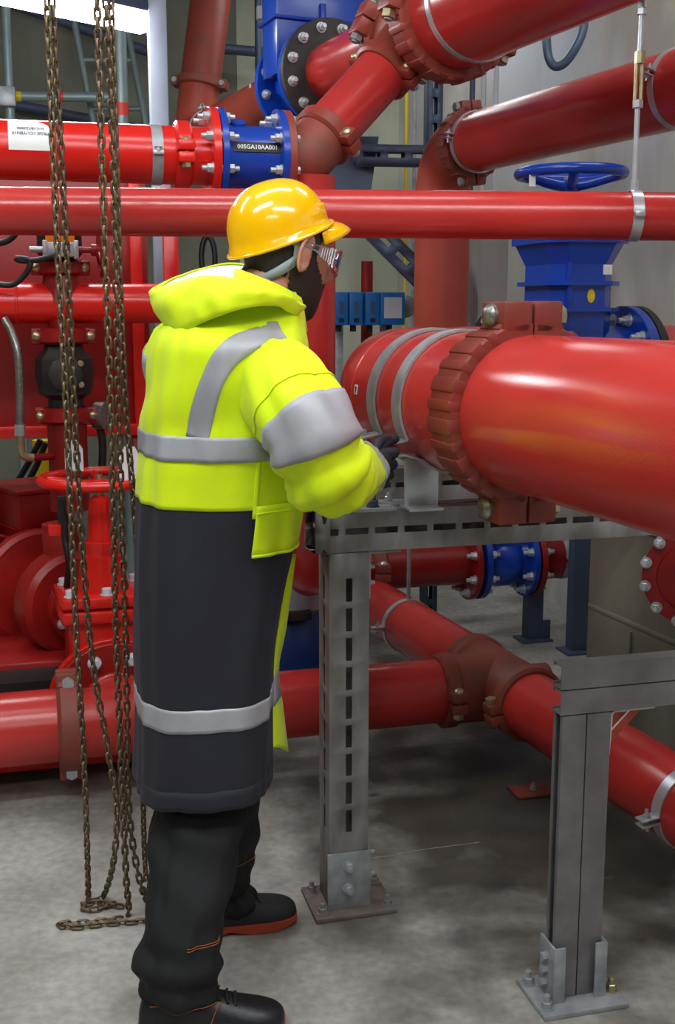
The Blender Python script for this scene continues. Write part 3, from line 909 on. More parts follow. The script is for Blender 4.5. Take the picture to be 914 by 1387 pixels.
# ------------------------------------------------------------------ upper left bright red pipe with blue fitting
L0 = at(425, 217, y=3.66); zL = L0.z
def LP(u):          # point on the axis at picture column u
    a = (u - CX) / F
    # solve along L0 + B*s
    best = None
    lo, hi = -4.0, 2.0
    for _ in range(50):
        s = (lo + hi) / 2; q = L0 + B * s
        zc = q.y * cos(PITCH) + (CAM.z - q.z) * sin(PITCH)
        if CX + F * q.x / zc < u: lo = s
        else: hi = s
    return L0 + B * lo
RL = .084
pipe('bright red pipe with white paper sticker at the upper left', [LP(-260), LP(242)], RL, 'red_bright', seg=48)
sk = sticker('torn white paper sticker with faded upside-down print', LP(40), B, RL, radians(61), .114, .104, cut=True)
s_ = side(B); nrm = Z * cos(radians(61)) + s_ * sin(radians(61)); up2 = (Z - nrm * nrm.z).normalized()
text_part('PRGE 1C1/Y8N19', .0135, LP(42) + nrm * (RL + .0013) - up2 * .004, -B, -up2, 'slate', sk, ext=.0002, bend=None)
text_part('H.C.18/12.0000', .0115, LP(42) + nrm * (RL + .0013) + up2 * .012, -B, -up2, 'slate', sk, ext=.0002)
bd = thing('band_clamp', 'grey sheet band clamp around the bright red upper left pipe', 'pipe clamp', LP(210))
b = new_bm(); band(b, LP(210), B, RL + .0005, .032, .003); part('band', b, 'galv', bd)
b = new_bm(); box(b, LP(210) + nrm * 0 + side(B) * (RL + .008) - Z * .004, B, Z, side(B), .016, .006, .006, bev=.002); part('band_joint', b, 'zinc', bd)
bolt(bd, LP(210) + side(B) * (RL + .010) + Z * .012, -Z, .018, 'zinc')
coupling('bright red coupling beside the blue fitting on the upper left pipe', LP(246), B, RL, side(B), 'red_bright', w=.05, bs=.018, bm_='brass', nut='brass')
nk = thing('flanged_pipe_stub', 'bright red flanged stub between coupling and blue fitting', 'flange', LP(270), 'bolted flanges')
b = new_bm(); cyl(b, LP(248), LP(288), RL, 40); part('stub', b, 'red_bright', nk)
flange(nk, LP(286), B, .142, .024, 'red_bright', 8, .028, both=False)
bolt_circle(nk, LP(286) - B * .012, -B, .118, 8, .028, 'zinc')
ft = thing('flanged_fitting', 'blue flanged pipe fitting with black number plate', 'pipe fitting', LP(340))
b = new_bm(); fl = (LP(390) - LP(296)).length
lathe(b, LP(296), B, [(0, .1), (.02, .1), (.04, .092), (fl - .04, .092), (fl - .02, .098), (fl, .098)], 44); part('body', b, 'blue', ft)
b = new_bm(); flange_bm(b, LP(297), B, .142, .02); part('flange', b, 'blue', ft)
b = new_bm(); flange_bm(b, LP(376), B, .142, .022); part('flange', b, 'blue', ft)
b = new_bm(); flange_bm(b, LP(291.5), B, .13, .008); part('gasket', b, 'black', ft)
bolt_circle(ft, LP(300.5), B, .118, 8, .028, 'zinc')
bolt_circle(ft, LP(371), -B, .118, 8, .028, 'zinc')
b = new_bm(); lathe(b, LP(322) + Z * .075, (Z + side(B) * .5).normalized(), [(0, .028), (.03, .024), (.034, .018)], 16); part('boss', b, 'blue', ft)
pn = side(B) * cos(radians(12)) + Z * sin(radians(12)) ; pu = (Z - pn * pn.z).normalized()
pc_ = LP(341) + pn * .0935
b = new_bm(); box(b, pc_ + pn * .001, B, pu, pn, .070, .0145, .0012); part('number_plate', b, 'black', ft)
text_part('00SGA10AA001', .0182, pc_ + pn * .0024, B, pu, 'white', ft, ext=.0002)
# flange, elbow and the oblique pipe up to the tee
Tee = at(572, 38, y=3.93)
e1 = L0
obl0 = at(440, 205, y=3.67); obl1 = at(566, 82, y=3.90)
LC = LP(410); ob = (Tee - LC).normalized()
ex = thing('pipe_elbow', 'dull red-brown flanged elbow after the blue numbered fitting', 'pipe elbow', LP(395))
b = new_bm(); flange_bm(b, LP(385), B, .142, .024); part('flange', b, 'oxide', ex)
bolt_circle(ex, LP(388.5), B, .118, 8, .024, 'zinc', stud=False)
b = new_bm(); tube(b, fillet([LP(387), LC, LC + ob * .12], .07, 10), .088, 40); part('bend', b, 'rust', ex)
ob_s = LC + ob * .105
ob_e = ob_s + ob * ((Tee - ob_s).length - .26)
pipe('oblique red pipe rising from the elbow to the upper tee', [ob_s, ob_e + ob * .05], .084, 'red', seg=48)
coupling('red-oxide coupling at the lower end of the oblique pipe', ob_s + ob * .01, ob, .084, (side(ob) + V((.4, 0, -.3))).normalized(), 'oxide', w=.05, bs=.02, bm_='brass')
coupling('red-oxide coupling at the upper end of the oblique pipe', ob_e + ob * .045, ob, .084, (side(ob) + V((.5, 0, -.3))).normalized(), 'oxide', w=.05, bs=.02, bm_='brass')
# vertical pipe below that elbow, behind the worker
pipe('upright red pipe behind the worker\'s face', [L0 - Z * .05 - B * .02, V((L0.x - .02, L0.y, .62)), V((L0.x - .02, L0.y + .6, .62))], .086, 'red', R=.16)

# ------------------------------------------------------------------ upper main pipe along the room, with blue valve and tee
m470 = at(470, 88, y=4.50)
AM = (Tee - m470); AM.z = 0; AM.normalize()                      # level direction towards the viewer
Tee.z = m470.z = (Tee.z + m470.z) / 2
def MP(s): return Tee - AM * s                                    # s grows away from the viewer
RS, RG = .108, .168
tee = thing('pipe_tee', 'red-oxide cast reducing tee at the top centre', 'pipe tee', Tee)
b = new_bm(); lathe(b, MP(.17), AM, [(0, RS), (.10, RS + .012), (.20, RS + .03), (.28, RG), (.36, RG)], 48); part('run', b, 'oxide', tee)
b = new_bm(); cyl(b, Tee, ob_e + ob * .05, .1, 40, r1=.086); part('branch', b, 'oxide', tee)
coupling('large red-oxide coupling right of the top tee', MP(-.20), AM, RG, (Z * .25 + side(AM)).normalized(), 'oxide', w=.085, h=.032, lh=.06, LL=.06, bs=.032, bm_='galv', nut='brass', ribs=8)
coupling('red-oxide coupling left of the top tee', MP(.19), AM, RS, (Z * .45 + side(AM)).normalized(), 'oxide', w=.07, h=.026, lh=.05, LL=.055, bs=.028, bm_='galv', nut='galv')
pipe('wide red pipe leaving the top tee towards the upper right', [MP(-.21), MP(-2.6)], RG, 'red', seg=64)
rb = new_bm(); band(rb, MP(-.36), AM, RG + .0005, .022, .004); solo('band_clamp', rb, 'zinc', 'thin bright band around the wide top right pipe', 'pipe clamp')
vS = (at(432, 105, y=4.72) - Tee).length
pipe('red pipe between the upper blue valve and the top tee', [MP(.2), MP(.78)], RS, 'red', seg=48)
uv = thing('gate_valve', 'upper blue gate valve with black flange at the top', 'gate valve', MP(.95))
b = new_bm(); lathe(b, MP(.80), -AM, [(0, .12), (.05, .125), (.25, .125), (.30, .12)], 40); part('body', b, 'blue', uv)
flange(uv, MP(.785), AM, .20, .03, 'black_iron', 12, .032, both=False, name='counter_flange')
b = new_bm(); flange_bm(b, MP(.82), AM, .20, .03); part('flange', b, 'blue', uv)
flange(uv, MP(1.09), AM, .20, .03, 'blue', 12, .032, both=False)
b = new_bm()
uc = MP(.95); ns = side(AM)
def ubox(z0, z1, w, d): box(b, V((uc.x, uc.y, uc.z + (z0 + z1) / 2)), AM, ns, Z, w, d, (z1 - z0) / 2, bev=.008)
ubox(.0, .42, .085, .19); part('bonnet', b, 'blue', uv)
b = new_bm(); ubox(.20, .215, .10, .205); part('rib', b, 'blue', uv)
b = new_bm(); ubox(.42, .46, .12, .22); part('top_flange', b, 'blue', uv)
b = new_bm(); box(b, V((uc.x, uc.y, uc.z + .12)), AM, ns, Z, .10, .012, .15, bev=.004); part('rib', b, 'blue', uv)
def u_of(q): return CX + F * q.x / (q.y * cos(PITCH) + (CAM.z - q.z) * sin(PITCH))
sE = 1.6
while u_of(MP(sE)) > 262: sE += .01
MPE = MP(sE)
riser_top = at(290, -40, y=MPE.y + .1)
pipe('dull red pipe left of the upper blue valve with white dot', [MP(1.10), MP(sE - .24)], RS, 'red_dull', seg=48)
pipe('dull red elbow joining the upper pipe to the slanted riser', [MP(sE - .22), MPE, MPE + (riser_top - MPE).normalized() * .3], RS, 'red_dull', R=.13, seg=40)
rs_d = (riser_top - MPE).normalized()
pipe('slanted red riser leaving the picture at the top left', [MPE + rs_d * .3, riser_top + rs_d * .3], RS, 'oxide', seg=40)
coupling('rusty coupling under the slanted red riser', MPE + rs_d * .30, rs_d, RS, V((-1, .2, 0)), 'rust', w=.05, bs=.02)
pipe_clamp('zinc clamp with nuts beside the upper blue valve flange', MP(1.17), AM, RS, (Z + NA * .3).normalized(), w=.03)
pipe_clamp('zinc clamp with nuts at the elbow of the dull red upper pipe', MP(sE - .30), AM, RS, (Z + NA * .3).normalized(), w=.03)
b = new_bm(); dq = MP(1.48) + (side(AM) * .85 + Z * .53).normalized() * RS
box(b, dq, AM, Z, side(AM), .012, .014, .001); solo('sticker', b, 'white', 'tiny white sticker on the dull red upper pipe', 'sticker')
# small red pipe and white box behind the upper valve
pz = at(378, 90, y=5.9)
pipe('thin upright red pipe behind the upper blue valve', [pz - Z * .15, V((pz.x, pz.y, HZ))], .05, 'red_dull')
b = new_bm(); q = at(377, 8, y=5.8); box(b, q, B, NB, Z, .06, .05, .045, bev=.006); solo('junction_box', b, 'tag', 'pale junction box on the thin upright pipe at top', 'junction box')
b = new_bm(); q = at(357, 18, y=5.95); box(b, q, B, NB, Z, .035, .02, .03, bev=.004); solo('junction_box', b, 'tag', 'small pinkish box left of the thin upright pipe', 'junction box')

# ------------------------------------------------------------------ upper right pipe with elbow dropping to an upright pipe
u0 = at(620, 200, y=4.72); u1 = at(914, 121, y=3.52)
u1.z = u0.z = (u0.z + u1.z) / 2
ud = (u1 - u0).normalized()
RU = .112
upv = V((u0.x - ud.x * .02, u0.y - ud.y * .02, 0))
pipe('dull red elbow with upright drop behind the slim front pipe', [u0 + ud * .10, u0 - ud * .12, V((u0.x - ud.x * .12, u0.y - ud.y * .12, 1.27)), V((u0.x - ud.x * .12, u0.y - ud.y * .12, 1.27)) + B * .75], RU, 'red_dull', R=.17, seg=40)
pipe('red pipe sloping across the wall at the upper right', [u0 + ud * .10, u1 + ud * 1.2], RU, 'red', seg=56)
coupling('rusty coupling at the elbow of the upper right pipe', u0 + ud * .10, ud, RU, (Z + side(ud) * .1).normalized(), 'rust', w=.06, h=.024, lh=.045, bs=.024, bm_='galv', nut='galv', ribs=7)
pipe_clamp('slim zinc clamp next to the upper right elbow', u0 + ud * .155, ud, RU, (side(ud) + V((-.6, 0, .2))).normalized(), w=.022, bs=.012)
bb = new_bm(); q = u1 + ud * .06 + side(ud) * RU
pipe_clamp('zinc clamp on the upper right pipe at the picture edge', u1 + ud * .03, ud, RU, (side(ud) + Z * .3).normalized(), w=.022, bs=.012)

# ------------------------------------------------------------------ floor pipes
t0 = at(655, 930, z=.245)
tF = t0 + B * .06
RF = .106
def FA(s): return tF - A * s            # towards the viewer
fx = thing('pipe_tee', 'dusty red-brown tee on the floor pipes behind the slotted post', 'pipe tee', tF)
b = new_bm(); lathe(b, FA(.19), A, [(0, RF), (.02, RF + .008), (.36, RF + .008), (.38, RF)], 44); part('run', b, 'rust', fx)
b = new_bm(); cyl(b, tF, tF - B * .20, RF + .008, 44); part('branch', b, 'rust', fx)
b = new_bm(); cyl(b, tF, tF + B * .17, RF * .6, 30); part('stub', b, 'rust', fx)
pipe('red floor pipe behind the slotted post going back to the left', [FA(-.19), FA(-1.9)], RF, 'red', seg=56)
pipe('red floor pipe passing under the low channel frame at right', [FA(.19), FA(2.2)], RF, 'red', seg=64)
pipe('red floor pipe crossing behind the worker to the tee', [tF - B * .19, tF - B * 1.62], RF, 'red', seg=56)
coupling('rusty coupling on the far side of the floor tee', FA(-.19), A, RF, side(A), 'rust', w=.055, bs=.022, bm_='brass')
coupling('rusty coupling with brass bolt on the near side of the floor tee', FA(.19), A, RF, (NA - Z * .15).normalized(), 'rust', w=.055, bs=.024, bm_='brass', nut='brass', LL=.034)
coupling('rusty coupling with brass bolt left of the floor tee', tF - B * .20, B, RF, (side(B) + Z * .0).normalized(), 'rust', w=.055, bs=.024, bm_='brass', nut='brass', LL=.034)
pipe_clamp('silver clamp on the floor pipe behind the slotted post', FA(-.78), A, RF, NA, w=.028, el=.05)
b = new_bm(); cl = FA(-.78); cyl(b, cl + Z * (RF + .004), cl + Z * .62, .008, 12); solo('threaded_rod', b, 'galv', 'thin upright rod above the silver clamp behind the post', 'rod')
nc = at(868, 1072, y=2.9); sN = (FA(0).y - 2.74) / A.y
pipe_clamp('shiny silver clamp with stud on the floor pipe at the right edge', FA(sN), A, RF, (NA - Z * .1).normalized(), w=.035, el=.05, bs=.016)
b = new_bm(); q = at(722, 1072, z=.003); box(b, q + Z * .004, B, NB, Z, .07, .045, .004, bev=.001)
rp_ = thing('floor_plate', 'rusty flat anchor plate on the floor below the pipe', 'plate', q)
part('plate', b, 'rust', rp_); bolt(rp_, q + Z * .008, Z, .02, 'galv')
# back run with blue valve seen under the beam
k0 = at(560, 765, y=4.95); kz = k0.z
def KP(u):
    lo, hi = -3., 3.
    for _ in range(50):
        s = (lo + hi) / 2; q = k0 + B * s
        zc = q.y * cos(PITCH) + (CAM.z - q.z) * sin(PITCH)
        if CX + F * q.x / zc < u: lo = s
        else: hi = s
    return k0 + B * lo
RK = .1
pipe('dark red pipe under the beam left of the low blue valve', [KP(470), KP(636)], RK, 'red_dark')
pipe('dark red pipe under the beam right of the low blue valve', [KP(716), KP(815)], RK, 'red_dark')
lv = thing('gate_valve', 'low blue flanged valve seen under the beam', 'gate valve', KP(677))
b = new_bm(); fl = (KP(708) - KP(646)).length
lathe(b, KP(646), B, [(0, .11), (.04, .10), (fl * .35, .12), (fl * .65, .12), (fl - .04, .10), (fl, .11)], 36); part('body', b, 'blue', lv)
b = new_bm(); box(b, KP(677) + Z * .12, B, NB, Z, .06, .09, .1, bev=.01); part('bonnet', b, 'blue', lv)
for u_, m_, s_ in ((633, 'red_dark', -1), (646, 'blue', 1), (708, 'blue', -1), (718, 'red_dark', 1)):
    flange(lv, KP(u_), B * s_, .17, .026, m_, 8, .034, both=False)
coupling('rusty coupling behind the slotted post on the dark low pipe', KP(508), B, RK, side(B), 'rust', w=.06, bs=.022)
pipe_clamp('dull clamp on the dark low pipe beside the slate post', KP(758), B, RK, side(B), w=.03, el=.05, m='galv')
for u_, v_, w_, lab in ((784, 884, .075, 'blue-grey upright steel post in front of the concrete upstand'), (724, 868, .075, 'shadowed grey steel post under the dark low pipe')):
    q = at(u_, v_, z=0)
    r_ = thing('steel_post', lab, 'post', q)
    b = new_bm(); extrude(b, channel_poly(w_, .06, .004, .012), q + Z * .01, q + Z * (.98 if u_ > 750 else .62), B)
    part('upright', b, 'slate', r_)
    b = new_bm(); box(b, q + Z * .005 - NB * .02, B, NB, Z, .075, .06, .005, bev=.001); part('base_plate', b, 'slate', r_)
    b = new_bm(); box(b, q + Z * .05 + B * .055, B, NB, Z, .02, .003, .045, bev=.001); part('angle_cleat', b, 'slate', r_)
# blind flange at the right edge
fb = at(938, 782, y=3.35)
bf = thing('blind_flange', 'dark red bolted blind flange at the right picture edge', 'flange', fb, 'bolted flanges')
ax_ = (-A * .75 - B * .66).normalized()
flange(bf, fb, ax_, .148, .03, 'red_dark', 12, .028, both=True, br=.95)
b = new_bm(); lathe(b, fb + ax_ * .014, ax_, [(0, .105), (.012, .10), (.02, .06)], 30); part('raised_face', b, 'red_dark', bf)
b = new_bm(); cyl(b, fb, fb - ax_ * .5, .09, 30); part('stub', b, 'red_dark', bf)
# ------------------------------------------------------------------ pump skid at the left
FL = at(60, 986, y=3.32); FL.z = .245
RP = .112
pipe('red floor pipe at the lower left beside the chains', [FL - B * 1.4, FL + B * .065], RP, 'red', seg=56)
cpl = FL + B * .075
coupling('dusty red-brown coupling standing upright on the lower left pipe', cpl, B, RP, Z, 'rust', w=.072, h=.030, lh=.056, LL=.032, bs=.024, bm_='brass', nut='zinc')
# tee piece with branch going back to the red gate valve
tt = cpl + B * .16
tr = thing('pipe_tee', 'red tee behind the chains feeding the red gate valve', 'pipe tee', tt)
b = new_bm(); cyl(b, cpl + B * .005, cpl + B * .9, RP - .004, 48); part('run', b, 'red', tr)
b = new_bm(); cyl(b, tt, tt + A * .15 + Z * .0, RP - .006, 44); part('branch', b, 'red', tr)
b = new_bm(); lathe(b, tt, A, [(.098, RP - .004), (.104, RP + .004), (.11, RP - .004)], 44); part('weld_bead', b, 'red', tr)
vc2 = tt + A * .31
flange(tr, tt + A * .16, A, .20, .026, 'red_pump', 8, .036, both=False, br=.8)
bolt_circle(tr, tt + A * .147, -A, .155, 8, .036, 'tag', stud=False)
# gate valve
g2 = thing('gate_valve', 'red gate valve with red handwheel behind the chains', 'gate valve', V((vc2.x, vc2.y, vc2.z)))
flange(g2, tt + A * .195, A, .205, .03, 'red_bright', 8, .034, both=False, br=.8)
b = new_bm(); lathe(b, tt + A * .2, A, [(0, .12), (.1, .14), (.2, .12)], 40); part('body', b, 'red_bright', g2)
def gbox(z0, z1, w, d, m='red_bright', nm='bonnet', bev=.012):
    b = new_bm(); box(b, V((vc2.x, vc2.y, (z0 + z1) / 2)), B, A, Z, w, d, (z1 - z0) / 2, bev=bev); return part(nm, b, m, g2)
gbox(.26, .52, .12, .10)
gbox(.50, .545, .15, .125, nm='bonnet_flange')
gbox(.55, .59, .15, .125, nm='bonnet_flange')
for sx in (-1, 0, 1):
    for sy in (-1, 1):
        bolt(g2, V((vc2.x, vc2.y, .589)) + B * sx * .115 + A * sy * .09, Z, .036, 'tag', stud=False)
b = new_bm(); lathe(b, V((vc2.x, vc2.y, .585)), Z, [(0, .085), (.06, .078), (.12, .07), (.125, .055)], 32); part('dome', b, 'red_bright', g2)
b = new_bm(); lathe(b, V((vc2.x, vc2.y, .70)), Z, [(0, .055), (.05, .055), (.052, .046), (.19, .035), (.20, .02)], 28); part('gland_tower', b, 'red_bright', g2)
b = new_bm(); cyl(b, V((vc2.x, vc2.y, .89)), V((vc2.x, vc2.y, .97)), .012, 12); part('stem', b, 'brass', g2)
hwp = at(120, 650, y=vc2.y - .02)
handwheel(g2, V((vc2.x, vc2.y, hwp.z)), Z, .182, .017, 5, .028, .02, 'red_bright', phase=.3)

# pump and motor
pm = at(88, 812, y=4.02)
pdir = V((-.62, .78, 0)).normalized()        # towards the motor
pu = thing('pump', 'red centrifugal pump casing left of the red gate valve', 'pump', V((pm.x, pm.y, pm.z - .25)))
b = new_bm(); lathe(b, pm - pdir * .09, pdir, [(-.05, .09), (0, .11), (.0, .165), (.02, .185), (.10, .19), (.15, .165), (.16, .1), (.26, .09)], 48); part('volute', b, 'red_pump', pu)
b = new_bm(); lathe(b, pm - pdir * .14, pdir, [(-.03, .125), (-.005, .125), (0, .12)], 36); part('suction_flange', b, 'red_pump', pu)
bolt_circle(pu, pm - pdir * .17, -pdir, .1, 8, .03, 'tag', stud=False)
b = new_bm(); tube(b, smooth_path([pm + V((0, .0, .08)), pm + Z * .18, pm + Z * .28], 4), .07, 24); part('outlet', b, 'red_pump', pu)
mm = pm + pdir * .2
mo = thing('electric_motor', 'dark red finned electric motor behind the pump', 'motor', V((mm.x, mm.y, mm.z - .22)))
b = new_bm(); lathe(b, mm, pdir, [(0, .10), (.0, .21), (.015, .225), (.05, .225), (.06, .19), (.5, .19), (.51, .1)], 48); part('frame', b, 'red_pump', mo)
ax2, uu, ww = frame(pdir, Z)
for k in range(26):
    a = 2 * pi * k / 26
    d = uu * cos(a) + ww * sin(a); t = -uu * sin(a) + ww * cos(a)
    b = new_bm(); box(b, mm + pdir * .28 + d * .205, pdir, d, t, .21, .025, .004); part('fin', b, 'red_pump', mo)
b = new_bm(); box(b, mm + pdir * .24 + Z * .28 + B * .06, pdir, V((-pdir.y, pdir.x, 0)), Z, .16, .11, .075, bev=.012); tb = part('terminal_box', b, 'red_dark', mo)
b = new_bm(); box(b, mm + pdir * .24 + Z * .36 + B * .06, pdir, V((-pdir.y, pdir.x, 0)), Z, .165, .115, .008, bev=.003); part('lid', b, 'red_dark', tb)
b = new_bm()
c = mm - pdir * .002 + Z * .14 + B * .02
lathe(b, mm - pdir * .02, pdir, [(0, .11), (.012, .205), (.02, .2)], 40); part('end_shield', b, 'red_pump', mo)
# baseplate
sk_ = thing('pump_skid', 'red steel baseplate frame under the pump set', 'pump base', V((-1.5, 4.2, 0)))
s0 = FL - A * .0 + A * .16; s0.z = 0
b = new_bm(); box(b, s0 - B * .65 + Z * .085, B, A, Z, 1.1, .02, .035, bev=.003); part('edge_rail', b, 'red_bright', sk_)
b = new_bm(); box(b, s0 - B * .65 + A * .6 + Z * .13, B, A, Z, 1.1, .58, .015, bev=.003); part('deck', b, 'red_dark', sk_)
for t in (-1.3, -.42, .35):
    b = new_bm(); box(b, s0 + B * t + A * .05 + Z * .03, B, A, Z, .06, .05, .03, bev=.003); part('foot', b, 'red_dark', sk_)
b = new_bm(); box(b, at(60, 880, y=4.05) - Z * .05, B, A, Z, .26, .28, .09, bev=.01); part('pedestal', b, 'red_pump', sk_)
b = new_bm(); q = at(38, 925, y=3.72); box(b, q, B, A, Z, .11, .10, .035); part('dark_gap_block', b, 'black', sk_)  # black block put in for the shade of the dark gap

# riser stack: bottom pipe, coupling, black check valve, coupling, header pipe, butterfly valve
sx = at(90, 560, y=4.0)
def SZ(v): return at(90, v, y=4.0).z
SX = V((sx.x, sx.y, 0))
def S(v, u=None): return V((SX.x, SX.y, SZ(v)))
ps = pm + Z * .28
pipe('upright red riser between pump outlet and black check valve', [S(572), V((SX.x, SX.y, SZ(690))), ], .068, 'red_dark')
coupling('dark red coupling below the black check valve', S(562), Z, .066, (B).normalized(), 'red_dark', w=.055, h=.022, LL=.03, bs=.02, lh=.04, bm_='brass')
cv = thing('check_valve', 'black cast check valve on the red riser behind the chains', 'check valve', S(550))
b = new_bm(); lathe(b, S(552), Z, [(0, .06), (.03, .06), (.05, .09), (.12, .102), (.17, .098), (.2, .07), (.23, .06), (.25, .06)], 10); part('body', b, 'black_iron', cv, ang=25)
b = new_bm(); lathe(b, S(505), NB, [(.05, .06), (.105, .06), (.11, .05)], 8); part('cover', b, 'black_iron', cv)
for k in (-1, 1): bolt(cv, S(505 + 14 * k) + NB * .10 + B * .05, NB, .018, 'brass', stud=False)
coupling('dark red coupling above the black check valve', S(455), Z, .066, B, 'red_dark', w=.055, h=.022, LL=.03, bs=.022, lh=.042, bm_='brass')
hdr = S(411)
pipe('red header pipe behind the chains at hood height', [hdr - B * 1.3, hdr + B * .72, hdr + B * .72 - Z * .9], .068, 'red_bright', R=.12, seg=44, welds=[(hdr - B * .15, B)])
b = new_bm(); lathe(b, S(398), Z, [(-.03, .075), (.02, .066), (.11, .05), (.12, .05)], 28)
lathe(b, S(445), Z, [(-.0, .05), (.04, .05), (.09, .07)], 28)
solo('pipe_saddle', b, 'red_dark', 'dark red branch saddle through the header pipe', 'pipe fitting')
coupling('dark red coupling under the orange-marked butterfly valve', S(363), Z, .056, B, 'red_dark', w=.05, h=.022, LL=.028, bs=.02, lh=.042, bm_='brass')
bv = thing('butterfly_valve', 'butterfly valve with grey gearbox and orange indicator behind the chains', 'valve', S(352))
b = new_bm(); lathe(b, S(352), Z, [(0, .056), (.02, .075), (.09, .075), (.11, .056)], 24); part('body', b, 'black_iron', bv)
gq = S(340) + NB * .085
b = new_bm(); box(b, gq, B, NB, Z, .045, .03, .024, bev=.005); part('gearbox', b, 'zinc', bv)
for k in (-1, 1):
    b = new_bm(); box(b, gq + B * k * .05, B, NB, Z, .008, .034, .03, bev=.003); part('gearbox_flange', b, 'zinc', bv)
b = new_bm(); box(b, S(323) + NB * .078, B, NB, Z, .047, .03, .026, bev=.003); part('indicator', b, 'orange', bv, 'orange position indicator')
b = new_bm(); cyl(b, gq - B * .05, gq - B * .10, .010, 12); part('shaft', b, 'zinc', bv)
b = new_bm(); cyl(b, gq + B * .05, gq + B * .12, .010, 12); cyl(b, gq + B * .10, gq + B * .135, .02, 14); part('shaft', b, 'red_dark', bv)
handwheel(bv, gq + B * .135, B, .085, .010, 3, .018, .01, 'red_dark')
pipe('dark red neck between butterfly valve and bright upper pipe', [S(325), S(262)], .056, 'red_dark')
# braided hose, fittings
hp = [at(6, 432, y=3.9), at(16, 450, y=3.88), at(24, 480, y=3.86), at(27, 530, y=3.86), at(27, 575, y=3.86)]
hs_ = thing('braided_hose', 'steel braided hose hanging left of the black check valve', 'hose', hp[-1])
b = new_bm(); tube(b, smooth_path(hp, 6), .014, 14); part('hose', b, 'braid', hs_)
b = new_bm(); cyl(b, hp[-1], at(27, 590, y=3.86), .018, 6); part('ferrule', b, 'zinc', hs_)
b = new_bm(); tube(b, fillet([at(27, 588, y=3.86), at(29, 620, y=3.86), at(45, 620, y=3.88)], .03, 6), .014, 14); part('elbow_fitting', b, 'brass', hs_)
b = new_bm(); cyl(b, at(44, 620, y=3.88), at(80, 617, y=3.97), .013, 14); part('nipple', b, 'red_dark', hs_)
gz = thing('pressure_gauge', 'dirty round gauge right of the dark red coupling', 'gauge', at(132, 570, y=4.05))
b = new_bm(); lathe(b, at(132, 563, y=4.05), (NB * .6 + B * .8).normalized(), [(0, .05), (.04, .05), (.042, .044), (.036, .043)], 24); part('case', b, 'braid', gz)
b = new_bm(); tube(b, smooth_path([at(134, 575, y=4.05), at(139, 600, y=4.05), at(138, 640, y=4.05)], 4), .014, 10); part('siphon', b, 'black_iron', gz)
# black control cables
for pts, r, lab in (
    ([(-10, 330), (8, 327), (20, 318), (28, 305)], .011, 'thick black cable bending up at the left edge by the orange indicator'),
    ([(-10, 384), (15, 386), (30, 376), (40, 362), (38, 352), (22, 350), (30, 353), (52, 352), (75, 346)], .010, 'black cable looping to the grey gearbox')):
    b = new_bm(); tube(b, smooth_path([at(u, v, y=3.86) for u, v in pts], 6), r, 10); solo('cable', b, 'black', lab, 'cable', 'black cables')
for k, (pts, lab) in enumerate(((([(-8, 668), (20, 655), (38, 628), (55, 596)]), 'black cable rising behind the handwheel, upper strand'),
                 (([(-8, 690), (25, 668), (45, 640), (62, 600)]), 'black cable rising behind the handwheel, middle strand'),
                 (([(-8, 715), (22, 690), (50, 660), (75, 640)]), 'black cable sagging over the motor, lower strand'))):
    b = new_bm(); tube(b, smooth_path([at(u, v, y=4.75 - .05 * k) for u, v in pts], 6), .013, 10); solo('cable', b, 'black', lab, 'cable', 'black cables')
cq = [at(88, 705, y=3.62), at(88, 730, y=3.62), at(93, 760, y=3.62), at(90, 800, y=3.7)]
b = new_bm(); tube(b, smooth_path(cq, 6), .011, 10); solo('cable', b, 'black', 'short black cable hanging beside the red gate valve tower', 'cable', 'black cables')
lk = thing('limit_switch', 'small black bracket switch beside the gate valve tower', 'switch', at(88, 700, y=3.62))
b = new_bm(); q = at(84, 690, y=3.62); box(b, q, B, NB, Z, .014, .008, .045, bev=.002); part('bracket', b, 'black', lk)
b = new_bm(); box(b, at(78, 717, y=3.64), B, NB, Z, .03, .02, .018, bev=.003); part('clamp_block', b, 'red_bright', lk)
# yellow marked pipe and tags
b = new_bm(); q0_ = at(58, 596, y=4.9); cyl(b, V((q0_.x, q0_.y, 0)), q0_, .045, 16); solo('marked_pipe', b, 'yellow_mark', 'yellow upright pipe behind the hose fitting', 'pipe')
for u, v, y, h, lab in ((100, 617, 3.62, .05, 'grey paper tag hanging on the left chain pair'), (176, 630, 3.62, .06, 'white paper tag by the handwheel rim')):
    r_ = thing('paper_tag', lab, 'tag', at(u, v, y=y))
    b = new_bm(); c = at(u, v, y=y)
    k = h * .58
    loft(b, [[c + X * x + Z * z + Y * t for x, z in ((-k, -h), (k, -h), (k, h * .4), (k * .45, h), (-k * .45, h), (-k, h * .4))] for t in (0, .002)])
    part('card', b, 'tag' if u < 150 else 'white', r_)
    b = new_bm(); tube(b, [c + Z * h * .8, c + Z * (h + .05)], .0015, 6); part('string', b, 'tag', r_)

